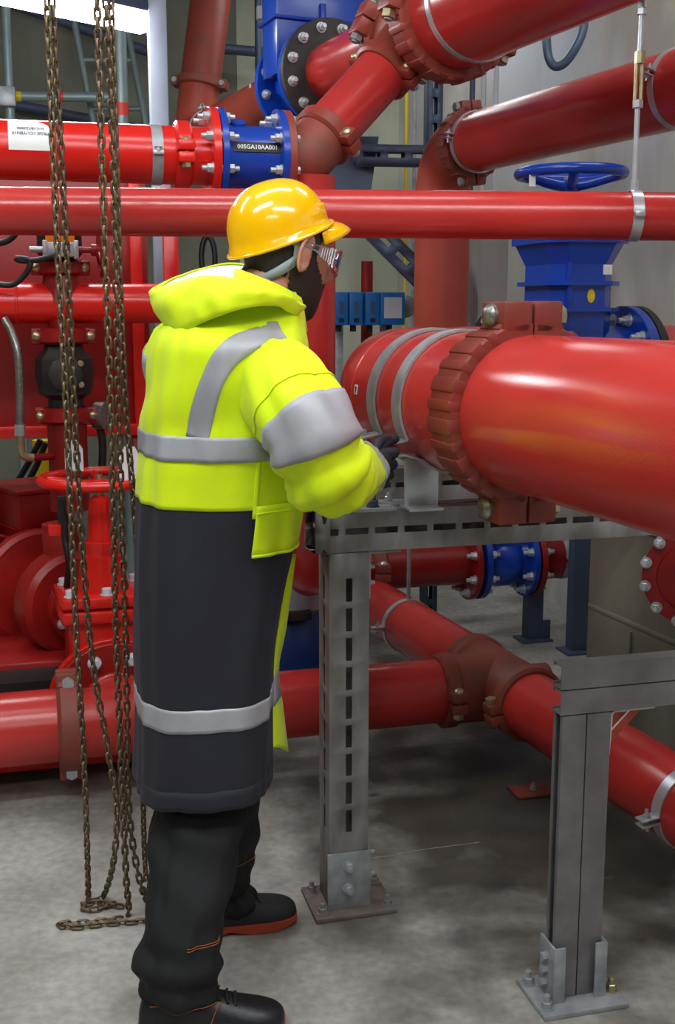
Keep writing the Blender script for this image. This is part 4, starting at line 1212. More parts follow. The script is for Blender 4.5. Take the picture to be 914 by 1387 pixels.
# ------------------------------------------------------------------ red enclosure and background of the left side
pq0, pq1 = at(-60, 580, y=4.32), at(206, 580, y=4.50)
en = thing('enclosure_panel', 'large dark red sheet panel behind the riser stack', 'panel', pq0)
dB = (pq1 - pq0); dB.z = 0; wl = dB.length; dB.normalize(); nB = V((dB.y, -dB.x, 0))
ztop = at(100, 240, y=4.4).z; zbot = at(100, 590, y=4.4).z
cc = pq0 + dB * wl / 2; cc.z = (ztop + zbot) / 2
b = new_bm(); box(b, cc, dB, nB, Z, wl / 2, .01, (ztop - zbot) / 2, bev=.002); part('sheet', b, 'red_dark', en)
b = new_bm(); q = pq0 + dB * (wl - .045); q.z = (ztop + zbot) / 2; box(b, q + nB * .025, dB, nB, Z, .022, .025, (ztop - zbot) / 2, bev=.003); part('stile', b, 'red_bright', en)
b = new_bm(); q = cc.copy(); q.z = zbot + .02; box(b, q + nB * .03, dB, nB, Z, wl / 2, .03, .022, bev=.003); part('bottom_rail', b, 'red_bright', en)
for s in (.1, wl - .05):
    b = new_bm(); q = pq0 + dB * s; q.z = zbot / 2; box(b, q, dB, nB, Z, .03, .03, zbot / 2, bev=.002); part('leg', b, 'red_dark', en)
q = at(231, 350, y=4.55)
b = new_bm(); box(b, V((q.x, q.y, .96)), dB, nB, Z, .028, .028, .96, bev=.003); solo('square_post', b, 'red_bright', 'bright red square post beside the grey column', 'post')
q = at(214, 100, y=4.9)
b = new_bm(); box(b, V((q.x, q.y, HZ / 2)), B, NB, Z, .036, .036, HZ / 2, bev=.004); solo('column', b, 'grey_post', 'pale grey square column at the upper left', 'column')
b = new_bm(); c = at(282, 350, y=6.56)
pts = [c + V((cos(a) * .038, 0, sin(a) * .12)) for a in [pi * 1.5 * i / 20 - .6 for i in range(21)]]
tube(b, pts, .016, 10); solo('cable', b, 'black', 'black hose loop hanging in the gap left of the helmet', 'cable', 'black cables')
b = new_bm(); q = at(312, 470, y=6.6); q.z = .78; box(b, q, B, NB, Z, .34, .05, .78, bev=.01); solo('cabinet', b, 'wall_olive', 'olive grey cabinet in shade behind the worker', 'cabinet')
b = new_bm(); q = at(290, 376, y=6.5); box(b, V((q.x, q.y + .06, 1.575)), B, NB, Z, .30, .08, .014, bev=.002); solo('cable_tray', b, 'slate', 'dark tray edge behind the hood', 'tray')

# scaffold in the far left
def sc_tube(p, q, r, label, marks=()):
    root = thing('scaffold_tube', label, 'scaffold', (p + q) / 2 - Z * .0, 'scaffold tubes at the back')
    b = new_bm(); cyl(b, p, q, r, 16); part('tube', b, 'scaf', root)
    for t, w, c in marks:
        m0 = p.lerp(q, t - w / 2); m1 = p.lerp(q, t + w / 2)
        b = new_bm(); cyl(b, m0, m1, r + .001, 16); part('colour_band', b, c, root)
    return root
red_m = mat('red_marking', srgb(210, 60, 40), .5, var=.05)
sc_tube(at(-30, 130, y=6.4), at(172, 132, y=6.5), .026, 'level scaffold tube with red and ochre bands at the far left', [(.545, .055, red_m), (.25, .08, 'yellow_mark')])
p_, q_ = at(4, 30, y=6.35), at(6, 195, y=6.35)
sc_tube(at(5, -60, y=6.35), V((at(5, 100, y=6.35).x, 6.35, 0.0)), .026, 'upright scaffold tube at the left picture edge', [(.06, .02, red_m)])
sc_tube(at(160, -30, y=6.0), V((at(160, 100, y=6.0).x, 6.0, 0.0)), .034, 'thick pale upright tube with red band behind the chains', [(.20, .02, red_m)])
for a_, c_, lab in (((-30, -12), (215, 75), 'upper dark sloping brace at the far left'), ((10, 140), (205, 178), 'lower dark sloping brace at the far left')):
    b = new_bm(); cyl(b, at(*a_, y=7.0), at(*c_, y=7.1), .03, 12); solo('brace', b, 'slate', lab, 'scaffold')
ld = thing('ladder', 'leaning metal ladder behind the chains at the far left', 'ladder', at(150, 180, y=6.8))
r0 = [at(98, 15, y=6.7), at(140, 235, y=6.6)]; r1 = [at(168, 15, y=6.7), at(210, 235, y=6.6)]
for r_ in (r0, r1):
    b = new_bm(); cyl(b, r_[0], r_[1] + (r_[1] - r_[0]) * 2.2, .018, 10); part('stile', b, 'scaf', ld)
for t in (.30, .60, .9, 1.2):
    b = new_bm(); cyl(b, r0[0].lerp(r0[1], t), r1[0].lerp(r1[1], t), .013, 10); part('rung', b, 'scaf', ld)
b = new_bm(); box(b, at(8, 132, y=6.33), B, NB, Z, .05, .05, .05, bev=.01); solo('scaffold_coupler', b, 'galv', 'scaffold coupler at the left picture edge', 'coupler')
b = new_bm(); cyl(b, at(300, 66, y=7.1), at(372, 72, y=7.2), .03, 10); solo('brace', b, 'slate', 'short dark brace right of the slanted riser', 'scaffold')
b = new_bm(); cyl(b, at(349, -10, y=7.0), at(351, 190, y=7.0), .02, 10); solo('conduit', b, 'slate', 'thin dark upright conduit between riser and upper blue valve', 'conduit')

# tank seen between coat and post
tk = at(405, 905, y=4.15)
tn = thing('pressure_tank', 'silver-topped dark blue tank between coat and slotted post', 'tank', V((tk.x - .06, tk.y, 0)))
c = V((tk.x - .06, tk.y + .1, 0))
b = new_bm(); lathe(b, c, Z, [(0.02, .16), (.10, .21), (.26, .215), (.36, .17), (.38, .16)], 44); part('vessel', b, 'navy_tank', tn)
b = new_bm(); lathe(b, c, Z, [(.38, .165), (.40, .19), (.60, .19), (.64, .17)], 40); part('jacket', b, 'silver', tn)
b = new_bm(); box(b, c + Z * .39 + NB * .19, B, NB, Z, .06, .02, .018, bev=.004); part('clamp', b, 'black_iron', tn)

# ------------------------------------------------------------------ back wall fittings in the middle
for k, (u, w, lab) in enumerate(((458, .045, 'leftmost narrow blue electrical box in the row'), (478, .045, 'second narrow blue electrical box in the row'), (500, .045, 'third narrow blue electrical box beside the labelled one'), (524, .085, 'wide blue electrical box with grey label'))):
    c = at(u + (3 if k == 3 else 0), 418, y=5.6 + .02 * k)
    r_ = thing('electrical_box', lab, 'electrical box', c - Z * .08, 'blue electrical boxes')
    hw = (.034, .034, .036, .062)[k]
    b = new_bm(); box(b, c, B, NB, Z, hw, .06, .078, bev=.006); part('case', b, 'blue_box', r_)
    b = new_bm(); box(b, c + NB * .061 + Z * .004, B, NB, Z, hw * (.3 if k < 3 else .72), .0015, .028 if k < 3 else .05); part('label_plate', b, 'slate' if k < 3 else 'tag', r_)
    b = new_bm(); cyl(b, c - Z * .078, c - Z * .11, .015, 12); part('cable_gland', b, 'black', r_)
    if k < 3:
        b = new_bm(); box(b, c + NB * .061 - Z * .055, B, NB, Z, hw * .35, .002, .010); part('switch', b, 'black', r_)
b = new_bm(); c = at(497, 385, y=5.9); q = at(497, 354, y=5.9); cyl(b, V((q.x, q.y, 0)), q, .03, 16); oo = solo('pipe_stub', b, 'red_dark', 'thin dark red upright standing behind the blue boxes', 'pipe')
b = new_bm(); lathe(b, at(545, 415, y=5.7), NB, [(0, .06), (.05, .055), (.06, .03)], 20); solo('regulator', b, 'braid', 'grey round regulator right of the blue boxes', 'regulator')
rk = thing('equipment_stand', 'grey steel stand behind the blue electrical boxes', 'stand', V((*at(492, 418, y=5.75).to_2d(), 0)))
q = at(492, 418, y=5.74)
b = new_bm(); box(b, V((q.x, q.y, q.z)), B, NB, Z, .20, .01, .05, bev=.002); part('back_plate', b, 'galv', rk)
for k in (-.12, .12):
    b = new_bm(); box(b, V((q.x, q.y, q.z / 2)) + B * k - NB * .03, B, NB, Z, .02, .02, q.z / 2, bev=.002); part('leg', b, 'galv', rk)
# slotted struts
def strut(label, p, q, w, up, slots=True, m='slate'):
    r_ = thing('slotted_strut', label, 'strut', (p + q) / 2, 'slotted struts')
    b = new_bm(); slotted(b, p, q, up, .05, w, faces='+y-y' if slots else '', pitch=.11, sl=.075, sw=.022, off=.03)
    thick(part('strut', b, m, r_), .002)
strut('diagonal slotted grey strut above the blue boxes', at(480, 285, y=5.0), at(590, 395, y=5.05), .10, V((.7, .0, .7)))
strut('level slotted grey strut behind the oblique pipe', at(480, 210, y=5.0), at(590, 212, y=5.1), .085, Z)
strut('tall grey strut behind the elbow of the upper right pipe', V((*at(588, 250, y=5.3).to_2d(), 0)), at(588, 20, y=5.3), .07, B)
b = new_bm(); q = at(480, 225, y=5.05); loft(b, [[q + X * x + Z * z + NB * k for x, z in ((-.18, -.16), (.06, -.16), (.10, .12), (-.02, .12))] for k in (0, .01)]); solo('gusset_plate', b, 'slate', 'grey gusset plate behind the oblique pipe elbow', 'plate')
for u, lab, mm_ in ((640, 'thin grey conduit on the wall right of the tall strut', 'slate'), (655, 'pale conduit next to the thin grey conduit', 'tag'), (672, 'pale conduit nearest the upper right elbow clamp', 'tag')):
    y_ = 5.9; p = at(u, 100, y=y_)
    b = new_bm(); cyl(b, V((p.x, p.y, 1.2)), V((p.x, p.y, HZ)), .014, 10); solo('conduit', b, mm_, lab, 'conduit', 'wall conduits')
for u, lab in ((549, 'thin yellow and green earth cable at the back wall'), (560, 'thin grey cable at the back wall')):
    p = at(u, 300, y=6.6)
    b = new_bm(); cyl(b, V((p.x, p.y, .8)), V((p.x, p.y, 3.2)), .010, 8); solo('cable', b, 'yellow_mark' if u == 549 else 'galv', lab, 'cable')
c = at(656, 385, y=5.2)
cb = thing('wall_cabinet', 'grey sheet cabinet between upright pipe and blue valve', 'cabinet', V((c.x, c.y, .9)))
b = new_bm(); box(b, V((c.x, c.y, 1.35)), B, NB, Z, .07, .1, .5, bev=.006); part('case', b, 'cabinet_grey', cb)
b = new_bm(); box(b, V((c.x, c.y, 1.35)) + NB * .101, B, NB, Z, .06, .002, .48, bev=.001); part('door', b, 'cabinet_grey', cb)
# blue-grey cable loop top right
b = new_bm()
pts = [at(742, 20, y=4.4), at(740, 50, y=4.4), at(743, 78, y=4.4), at(752, 90, y=4.38), at(766, 84, y=4.36), at(781, 62, y=4.34), at(790, 38, y=4.34), at(792, 5, y=4.34)]
tube(b, smooth_path(pts, 6), .016, 12); solo('cable', b, 'cable_blue', 'blue-grey cable loop hanging under the wide top right pipe', 'cable')
# ------------------------------------------------------------------ hoist chains
LK = .0192          # pitch
bm_ = new_bm()
def link_path():
    pts = []
    w, l = .0060, .0082          # half width of the centre line, half straight length
    for i in range(7): a = -pi / 2 + pi * i / 6; pts.append(V((w * cos(a + pi / 2) * -1 if 0 else w * sin(a), 0, l + w * cos(a))))
    for i in range(7): a = pi / 2 + pi * i / 6; pts.append(V((w * sin(a), 0, -l + w * cos(a))))
    return pts
tube(bm_, link_path(), .0033, 6, loop=True)
link_me = to_mesh('link', bm_, 'chain', ang=60)
LK = 2 * (.0060 + .0082) - 2 * .0033
def chain(label, pts, roll=0.0):
    pts = smooth_path(pts, 14)
    root = thing('hoist_chain', label, 'chain', pts[-1], 'hanging hoist chains')
    base = V(root['base'])
    # walk along the path
    pos = [pts[0]]; acc = 0.0
    out = []
    i = 0; cur = pts[0]; need = LK
    while i < len(pts) - 1:
        d = pts[i + 1] - cur
        if d.length >= need:
            cur = cur + d.normalized() * need; out.append(cur); need = LK
        else:
            need -= d.length; cur = pts[i + 1]; i += 1
    for k, p in enumerate(out):
        a = out[k - 1] if k else pts[0]
        b_ = out[k + 1] if k + 1 < len(out) else p
        d = (b_ - a).normalized()
        o = bpy.data.objects.new('link', link_me); COL.objects.link(o)
        o.parent = root
        o.matrix_local = place(o, p - base, d, 1.0, ref=(Y if abs(d.z) > .5 else Z)) @ Matrix.Rotation(roll + (pi / 2) * (k % 2) + random.uniform(-.12, .12), 4, 'Z')
    return root
fz = .006
def ch(spec, floor_pts):
    out = []
    for u, v, y in spec: out.append(at(u, v, y=y))
    for u, v in floor_pts: out.append(at(u, v, z=fz))
    return out
chain('leftmost hoist chain hanging straight to its small floor pile', ch([(62, -40, 2.62), (76, 300, 2.62), (90, 560, 2.62), (103, 850, 2.62), (114, 1040, 2.62), (118, 1150, 2.62)],
      [(119, 1215), (112, 1226), (128, 1222), (150, 1226), (168, 1228)]), .4)
chain('hoist chain from the left pair swinging over to the right strands', ch([(68, -40, 2.66), (88, 300, 2.66), (101, 560, 2.66), (114, 780, 2.66), (126, 900, 2.66), (145, 1010, 2.65), (158, 1090, 2.64), (154, 1165, 2.62)],
      [(140, 1214), (125, 1220), (112, 1231), (132, 1232), (156, 1224)]), .9)
chain('hoist chain left of the right-hand strands ending in the long floor pile', ch([(130, -40, 2.60), (141, 300, 2.60), (150, 560, 2.60), (157, 850, 2.60), (166, 1080, 2.60), (171, 1190, 2.60)],
      [(173, 1238), (150, 1246), (110, 1250), (80, 1252), (100, 1256), (140, 1252), (192, 1248), (215, 1247)]), .2)
chain('middle hoist chain of the right-hand strands', ch([(141, -40, 2.66), (153, 200, 2.66), (158, 420, 2.66), (164, 680, 2.66), (171, 900, 2.66), (173, 1060, 2.66), (178, 1130, 2.64), (190, 1195, 2.62)],
      [(205, 1228), (225, 1236)]), 1.2)
chain('rightmost hoist chain passing behind the coat', ch([(149, -40, 2.70), (157, 200, 2.70), (163, 400, 2.70), (171, 560, 2.70), (181, 680, 2.70), (187, 780, 2.70), (192, 1000, 2.70)],
      [(198, 1190), (215, 1210)]), .6)
# ------------------------------------------------------------------ the worker
PH = radians(16)
Fd = V((cos(PH), sin(PH), 0)); Rt = V((sin(PH), -cos(PH), 0))       # facing, and the right-hand side (towards the viewer)
YC = 2.40
person = thing('person', 'worker in yellow helmet and long yellow and navy hi-vis coat reaching to the pipe strap', 'person', V((-.27, YC, 0)))
def crom(P, t):
    """Catmull-Rom on a list of tuples, t in [0, len-1]."""
    i = max(0, min(len(P) - 2, int(math.floor(t)))); f = t - i
    g = lambda k: P[max(0, min(len(P) - 1, k))]
    a, b_, c, d = g(i - 1), g(i), g(i + 1), g(i + 2)
    return [0.5 * (2 * q + (r - p) * f + (2 * p - 5 * q + 4 * r - s) * f * f + (3 * q - p - 3 * r + s) * f ** 3) for p, q, r, s in zip(a, b_, c, d)]
ROWS = []
for v, ul, ur, a in ((1056, 183, 364, .170), (950, 186, 366, .170), (860, 184, 372, .175), (740, 186, 396, .182), (680, 189, 404, .187), (640, 191, 408, .190), (580, 194, 412, .198),
                     (540, 197, 414, .206), (500, 200, 414, .214), (465, 206, 412, .212), (443, 222, 408, .180), (424, 258, 404, .130), (408, 300, 400, .088), (396, 322, 398, .075)):
    l, r = at(ul, v, y=YC), at(ur, v, y=YC)
    hx = (r.x - l.x) / 2
    bdep = sqrt(max(1e-4, hx * hx - (a * sin(PH)) ** 2)) / cos(PH)
    ROWS.append(((l.x + r.x) / 2, l.z, a, bdep))
NR = len(ROWS)
def t_of_z(z):
    lo, hi = 0.0, NR - 1.0
    for _ in range(40):
        m = (lo + hi) / 2
        if crom(ROWS, m)[1] < z: lo = m
        else: hi = m
    return lo
def torso(t, th, off=0.0, wr=1.0):
    """Coat surface; th from the front (0) over his right side (90 deg) to the back (180 deg)."""
    cx, z, a, bd = crom(ROWS, t)
    c, s = cos(th), sin(th)
    e = .88
    c = math.copysign(abs(c) ** e, c); s = math.copysign(abs(s) ** e, s)
    w = 0.0
    if wr:
        q = V((cos(th) * 1.6, sin(th) * 1.6, z * 1.6))
        w = noise.noise(q * 2.3) * .008 + noise.noise(V((cos(th) * 5, sin(th) * 5, z * 2.2 + 7))) * .006
        low = max(0.0, min(1.0, (1.15 - z) / .5))
        w += low * .006 * sin(th * 5 + z * 2 + 1) 
        mid = max(0.0, 1 - abs(z - 1.28) / .14)
        w += mid * .005 * sin(th * 3 + z * 38 + 2 * noise.noise(q))
        w *= min(1.0, a / .12)
    r = 1.0 + (w + off) / max(.05, (a + bd) / 2)
    return V((cx, YC, z)) + Fd * (bd * c * r) + Rt * (a * s * r)
def patch(fn, t0, t1, a0, a1, nt, na, closed, off=0.0, thickness=None, bm=None):
    bm = bm or new_bm()
    rows = []
    for i in range(nt + 1):
        t = t0 + (t1 - t0) * i / nt
        rows.append([fn(t, a0 + (a1 - a0) * j / na, off) for j in range(na if closed else na + 1)])
    loft(bm, rows, closed=closed, cap=False)
    return bm
def cloth(nm, bm, m, t=.003, parent=None, label=None, sub=0):
    o = part(nm, bm, m, parent or person, label, ang=60)
    md = o.modifiers.new('cloth_thickness', 'SOLIDIFY'); md.thickness = t; md.offset = 1
    return o
tz = t_of_z
Z_N = 1.108
cloth('coat_skirt', patch(torso, 0, tz(Z_N + .004), 0, 2 * pi, 46, 120, True), 'navy', .004, label='navy blue lower part of the coat')
cloth('coat_body', patch(torso, tz(Z_N), NR - 1, 0, 2 * pi, 60, 120, True, .003), 'hivis', .003, label='fluorescent yellow upper part of the coat')
cloth('reflective_band', patch(torso, tz(.640), tz(.690), 0, 2 * pi, 6, 120, True, .0042), 'tape', .0015)
cloth('reflective_band', patch(torso, tz(1.205), tz(1.254), 0, 2 * pi, 6, 120, True, .0075), 'tape', .0015)
cloth('hem', patch(torso, 0, tz(.512), 0, 2 * pi, 3, 120, True, .0040), 'navy', .001)
# lower front yellow panel with pocket flap on his right
cloth('pocket_flap', patch(torso, tz(1.012), tz(1.115), radians(-40), radians(80), 8, 40, False, .008), 'hivis', .003)
cloth('pocket_flap_edge', patch(torso, tz(1.010), tz(1.016), radians(-40), radians(80), 1, 40, False, .0115), 'hivis', .002)
cloth('pocket_seam', patch(torso, tz(1.098), tz(1.102), radians(-40), radians(80), 1, 40, False, .0105), 'hivis', .002)
cloth('side_seam', patch(torso, tz(1.09), tz(1.30), radians(79), radians(82), 20, 2, False, .008), 'hivis', .003)
# brace tape from the waist band over the right shoulder
def strip(fn, path, hw, off, n=36, m=6):
    bm = new_bm(); rows = []
    for i in range(n + 1):
        t, a = crom(path, (len(path) - 1) * i / n)
        t2, a2 = crom(path, min(len(path) - 1, (len(path) - 1) * (i + .5) / n))
        t1, a1 = crom(path, max(0, (len(path) - 1) * (i - .5) / n))
        tg = (fn(t2, a2, 0) - fn(t1, a1, 0)).normalized()
        e = .02
        dt = (fn(t + e, a, 0) - fn(t - e, a, 0)) / (2 * e); da = (fn(t, a + e, 0) - fn(t, a - e, 0)) / (2 * e)
        nrm = dt.cross(da).normalized(); sd = nrm.cross(tg).normalized()
        g11, g12, g22 = dt.dot(dt), dt.dot(da), da.dot(da); det = g11 * g22 - g12 * g12 + 1e-12
        h1, h2 = dt.dot(sd), da.dot(sd)
        p, q = (g22 * h1 - g12 * h2) / det, (g11 * h2 - g12 * h1) / det
        rows.append([fn(max(0, min(NR - 1.02, t + p * k)), a + q * k, off) for k in [hw * (2 * j / m - 1) for j in range(m + 1)]])
    loft(bm, rows, closed=False, cap=False)
    return bm
cloth('brace_band', strip(torso, [(tz(1.25), radians(118)), (tz(1.31), radians(115)), (tz(1.36), radians(111)), (tz(1.405), radians(104)), (tz(1.44), radians(92)), (tz(1.455), radians(76)), (tz(1.457), radians(66))], .024, .0075), 'tape', .0015)
cloth('brace_band', strip(torso, [(tz(1.25), radians(236)), (tz(1.31), radians(237)), (tz(1.36), radians(240)), (tz(1.405), radians(248)), (tz(1.437), radians(264)), (tz(1.452), radians(284)), (tz(1.44), radians(310))], .025, .0075), 'tape', .0015)

# sleeves
def sleeve_fn(pts, rads, seedv):
    P = [(*p, r) for p, r in zip(pts, rads)]
    def fn(t, th, off=0.0):
        t = max(0.0, min(len(P) - 1.0, t))
        x, y, z, r = crom(P, t)
        e = .04
        a_, b_ = crom(P, max(0, t - e)), crom(P, min(len(P) - 1, t + e))
        d = (V(b_[:3]) - V(a_[:3])).normalized()
        u = (Rt - d * Rt.dot(d)).normalized(); w = d.cross(u)
        q = V((x * 3 + cos(th) * .9 + seedv, y * 3 + sin(th) * .9, z * 3))
        el = math.exp(-((t - (len(P) - 1) * .52) / .8) ** 2)
        f = noise.noise(q * 2.0) * .011 + noise.noise(q * 5.0) * .005 + el * .012 * sin(t * 9 + 2 * cos(th) + seedv)
        rr = r + f * min(1, r / .05) + off
        return V((x, y, z)) + (u * cos(th) + w * sin(th)) * rr
    return fn, len(P) - 1
sh = at(352, 470, y=2.27)
spts = [at(338, 492, y=2.33), at(365, 505, y=2.265), at(392, 542, y=2.20), at(417, 580, y=2.16), at(438, 630, y=2.17), at(458, 648, y=2.24), at(474, 641, y=2.32), at(489, 635, y=2.39), at(495, 631, y=2.43)]
fr_s, nS = sleeve_fn(spts, [.055, .080, .087, .086, .081, .070, .062, .051, .041], 1.3)
cloth('right_sleeve', patch(fr_s, 0, nS, 0, 2 * pi, 90, 48, True), 'hivis', .003)
cloth('sleeve_band', patch(fr_s, 2.72, 3.50, 0, 2 * pi, 10, 48, True, .0045), 'tape', .0015)
cloth('sleeve_seam', patch(fr_s, 2.30, 2.34, 0, 2 * pi, 1, 48, True, .0040), 'hivis', .0015)
cloth('cuff_band', patch(fr_s, 6.55, 7.15, 0, 2 * pi, 8, 48, True, .0045), 'tape', .0015)
lsh = V((-.285, YC, 1.39)) - Rt * .17
lpts = [V((-.22, YC, 1.40)) - Rt * .12, lsh, lsh + V((.03, .04, -.12)) , lsh + V((.06, .05, -.22)), lsh + V((.12, .0, -.25)), lsh + V((.18, -.04, -.25)), lsh + V((.22, -.06, -.25))]
fl_s, nL = sleeve_fn(lpts, [.07, .092, .088, .08, .07, .058, .048], 4.1)
cloth('left_sleeve', patch(fl_s, 0, nL, 0, 2 * pi, 60, 40, True), 'hivis', .003)
cloth('sleeve_band', patch(fl_s, 1.0, 1.5, 0, 2 * pi, 8, 40, True, .0045), 'tape', .0015)

# hood lying on the shoulders: a thick rolled collar open at the front
HRIM = [(398, 418, 2.33), (372, 399, 2.27), (345, 387, 2.24), (310, 378, 2.25), (275, 376, 2.28), (240, 383, 2.33), (214, 392, 2.41), (238, 377, 2.50), (275, 365, 2.55), (310, 358, 2.57), (345, 363, 2.54), (372, 380, 2.50)]
HBAS = [(400, 428, 2.32), (372, 413, 2.23), (335, 417, 2.195), (295, 429, 2.20), (262, 443, 2.235), (238, 450, 2.30), (221, 432, 2.40), (228, 415, 2.50), (262, 402, 2.58), (305, 395, 2.61), (345, 395, 2.59), (380, 400, 2.53)]
hrim = smooth_path([at(u, v, y=y) for u, v, y in HRIM], 8); hbas = smooth_path([at(u, v, y=y) for u, v, y in HBAS], 8)
HC = at(325, 405, y=2.40)
def hood_row(k, n=8):
    row = []
    for i, (p, q) in enumerate(zip(hrim, hbas)):
        s = k / n
        c = p.lerp(q, s)
        out = V((c.x - HC.x, c.y - HC.y, 0)).normalized()
        f = sin(pi * s) * .020 + .012 * noise.noise(V((i * .11, s * 1.6, 3.0))) * sin(pi * min(1, s + .15)) + .006 * noise.noise(V((i * .3, s * 3, 9.0)))
        row.append(c + out * f + Z * (.010 * sin(pi * s)))
    return row
hb = new_bm()
loft(hb, [hood_row(k) for k in range(9)], closed=False, cap=False)
cloth('hood', hb, 'hivis', .004)
hb = new_bm()
def lin_row(k, n=6):
    s = k / n
    return [p.lerp(V((HC.x + .03, HC.y, p.z - .03)), s * .75) + Z * (-.030 * sin(pi * s * .6) + .004 * noise.noise(p * 18 + V((0, 0, s * 3)))) - V((0, 0, .002)) for p in hrim]
loft(hb, [lin_row(k) for k in range(7)], closed=False, cap=False)
cloth('hood_lining', hb, 'lining', .002, label='white hood lining')
# collar standing around the neck, and the white lining lying open behind it
hb = new_bm()
cpts = []
for i in range(41):
    a = radians(25 + 310 * i / 40)
    c = at(364, 406, y=2.40)
    cpts.append((c + Fd * (.064 * cos(a)) + Rt * (.074 * sin(a)), a))
rows = []
for k in range(5):
    rows.append([p + Z * (-.060 + .022 * k - (.008 + .006 * k) * cos(a) + .004 * noise.noise(p * 20)) + (p - at(364, 406, y=2.40)) * (.16 - .04 * k) for p, a in cpts])
loft(hb, rows, closed=False, cap=False)
cloth('collar', hb, 'hivis', .006)
# open front edge of the coat hanging forward, yellow inside
fb_ = new_bm()
Lf = [at(394, 752, y=2.44), at(378, 850, y=2.44), at(366, 930, y=2.44), at(363, 985, y=2.44), at(366, 1012, y=2.44)]
Rf = [at(401, 752, y=2.46), at(388, 850, y=2.50), at(378, 905, y=2.52), at(384, 960, y=2.53), at(391, 1019, y=2.54)]
Lf, Rf = smooth_path(Lf, 6), smooth_path(Rf, 6)
loft(fb_, [[a, a.lerp(c, .5) + Y * .012, c] for a, c in zip(Lf, Rf)], closed=False, cap=False)
ffl = cloth('front_edge', fb_, 'hivis', .003, label='yellow inner front edge of the open coat')
fb_ = new_bm(); n0, n1 = 12, 16
loft(fb_, [[a.lerp(c, .45) - Y * .002, c - Y * .004] for a, c in list(zip(Lf, Rf))[n0:n1 + 1]], closed=False, cap=False)
cloth('front_edge_band', fb_, 'tape', .0015)
fb_ = new_bm()
loft(fb_, [[at(362, v, y=2.43), at(u, v, y=2.46)] for v, u in ((960, 366), (1000, 367), (1047, 366))], closed=False, cap=False)
cloth('front_edge_under', fb_, 'hivis', .003)

# trousers
def leg_fn(rows, yfn, seedv):
    P = []
    for v, ul, ur, y in rows:
        l, r = at(ul, v, y=y), at(ur, v, y=y)
        P.append(((l.x + r.x) / 2, y, l.z, (r.x - l.x) / 2))
    def fn(t, th, off=0.0):
        x, y, z, r = crom(P, max(0, min(len(P) - 1.0, t)))
        q = V((cos(th) * 1.2 + seedv, sin(th) * 1.2, z * 4))
        f = noise.noise(q * 1.5) * .010 + noise.noise(q * 3.5) * .006 + .004 * sin(z * 60 + 3 * cos(th + seedv))
        fold = max(0, 1 - z / .24)
        f += fold * .011 * sin(z * 95 + 1.4 * sin(th * 1.0 + seedv))
        rr = r + f + off
        return V((x, y, z)) + (X * cos(th) + Y * sin(th) * .92) * rr
    return fn, len(P) - 1
lr, nlr = leg_fn([(1352, 197, 284, 2.20), (1338, 194, 292, 2.20), (1320, 190, 296, 2.20), (1300, 188, 300, 2.20), (1275, 194, 296, 2.21), (1255, 197, 300, 2.22), (1220, 200, 308, 2.24), (1170, 203, 318, 2.29), (1120, 209, 326, 2.33), (1070, 216, 326, 2.37), (1000, 222, 326, 2.39), (900, 222, 330, 2.40)], None, 0.7)
cloth('right_trouser_leg', patch(lr, 0, nlr, 0, 2 * pi, 80, 56, True), 'trouser', .003)
ll, nll = leg_fn([(1238, 284, 338, 2.60), (1228, 283, 344, 2.60), (1215, 286, 342, 2.59), (1190, 272, 336, 2.57), (1160, 258, 343, 2.54), (1120, 250, 349, 2.50), (1070, 240, 352, 2.48), (1000, 232, 354, 2.45), (900, 225, 356, 2.43)], None, 3.3)
cloth('left_trouser_leg', patch(ll, 0, nll, 0, 2 * pi, 70, 56, True), 'trouser', .003)
# orange stitching near the knee-high pocket and the hem
for t in (4.78, 4.92):
    b = new_bm(); tube(b, [lr(t, radians(a), .0045) for a in range(-78, -19, 4)], .0008, 6); part('stitching', b, 'thread', person)
b = new_bm(); tube(b, [lr(.35 + .42 * (a + 165) / 150, radians(a), .0045) for a in range(-165, -14, 5)], .0008, 6); part('stitching', b, 'thread', person)
b = new_bm(); tube(b, [ll(4.1, radians(a), .0045) for a in range(-60, 20, 5)], .0009, 6); part('stitching', b, 'thread', person)

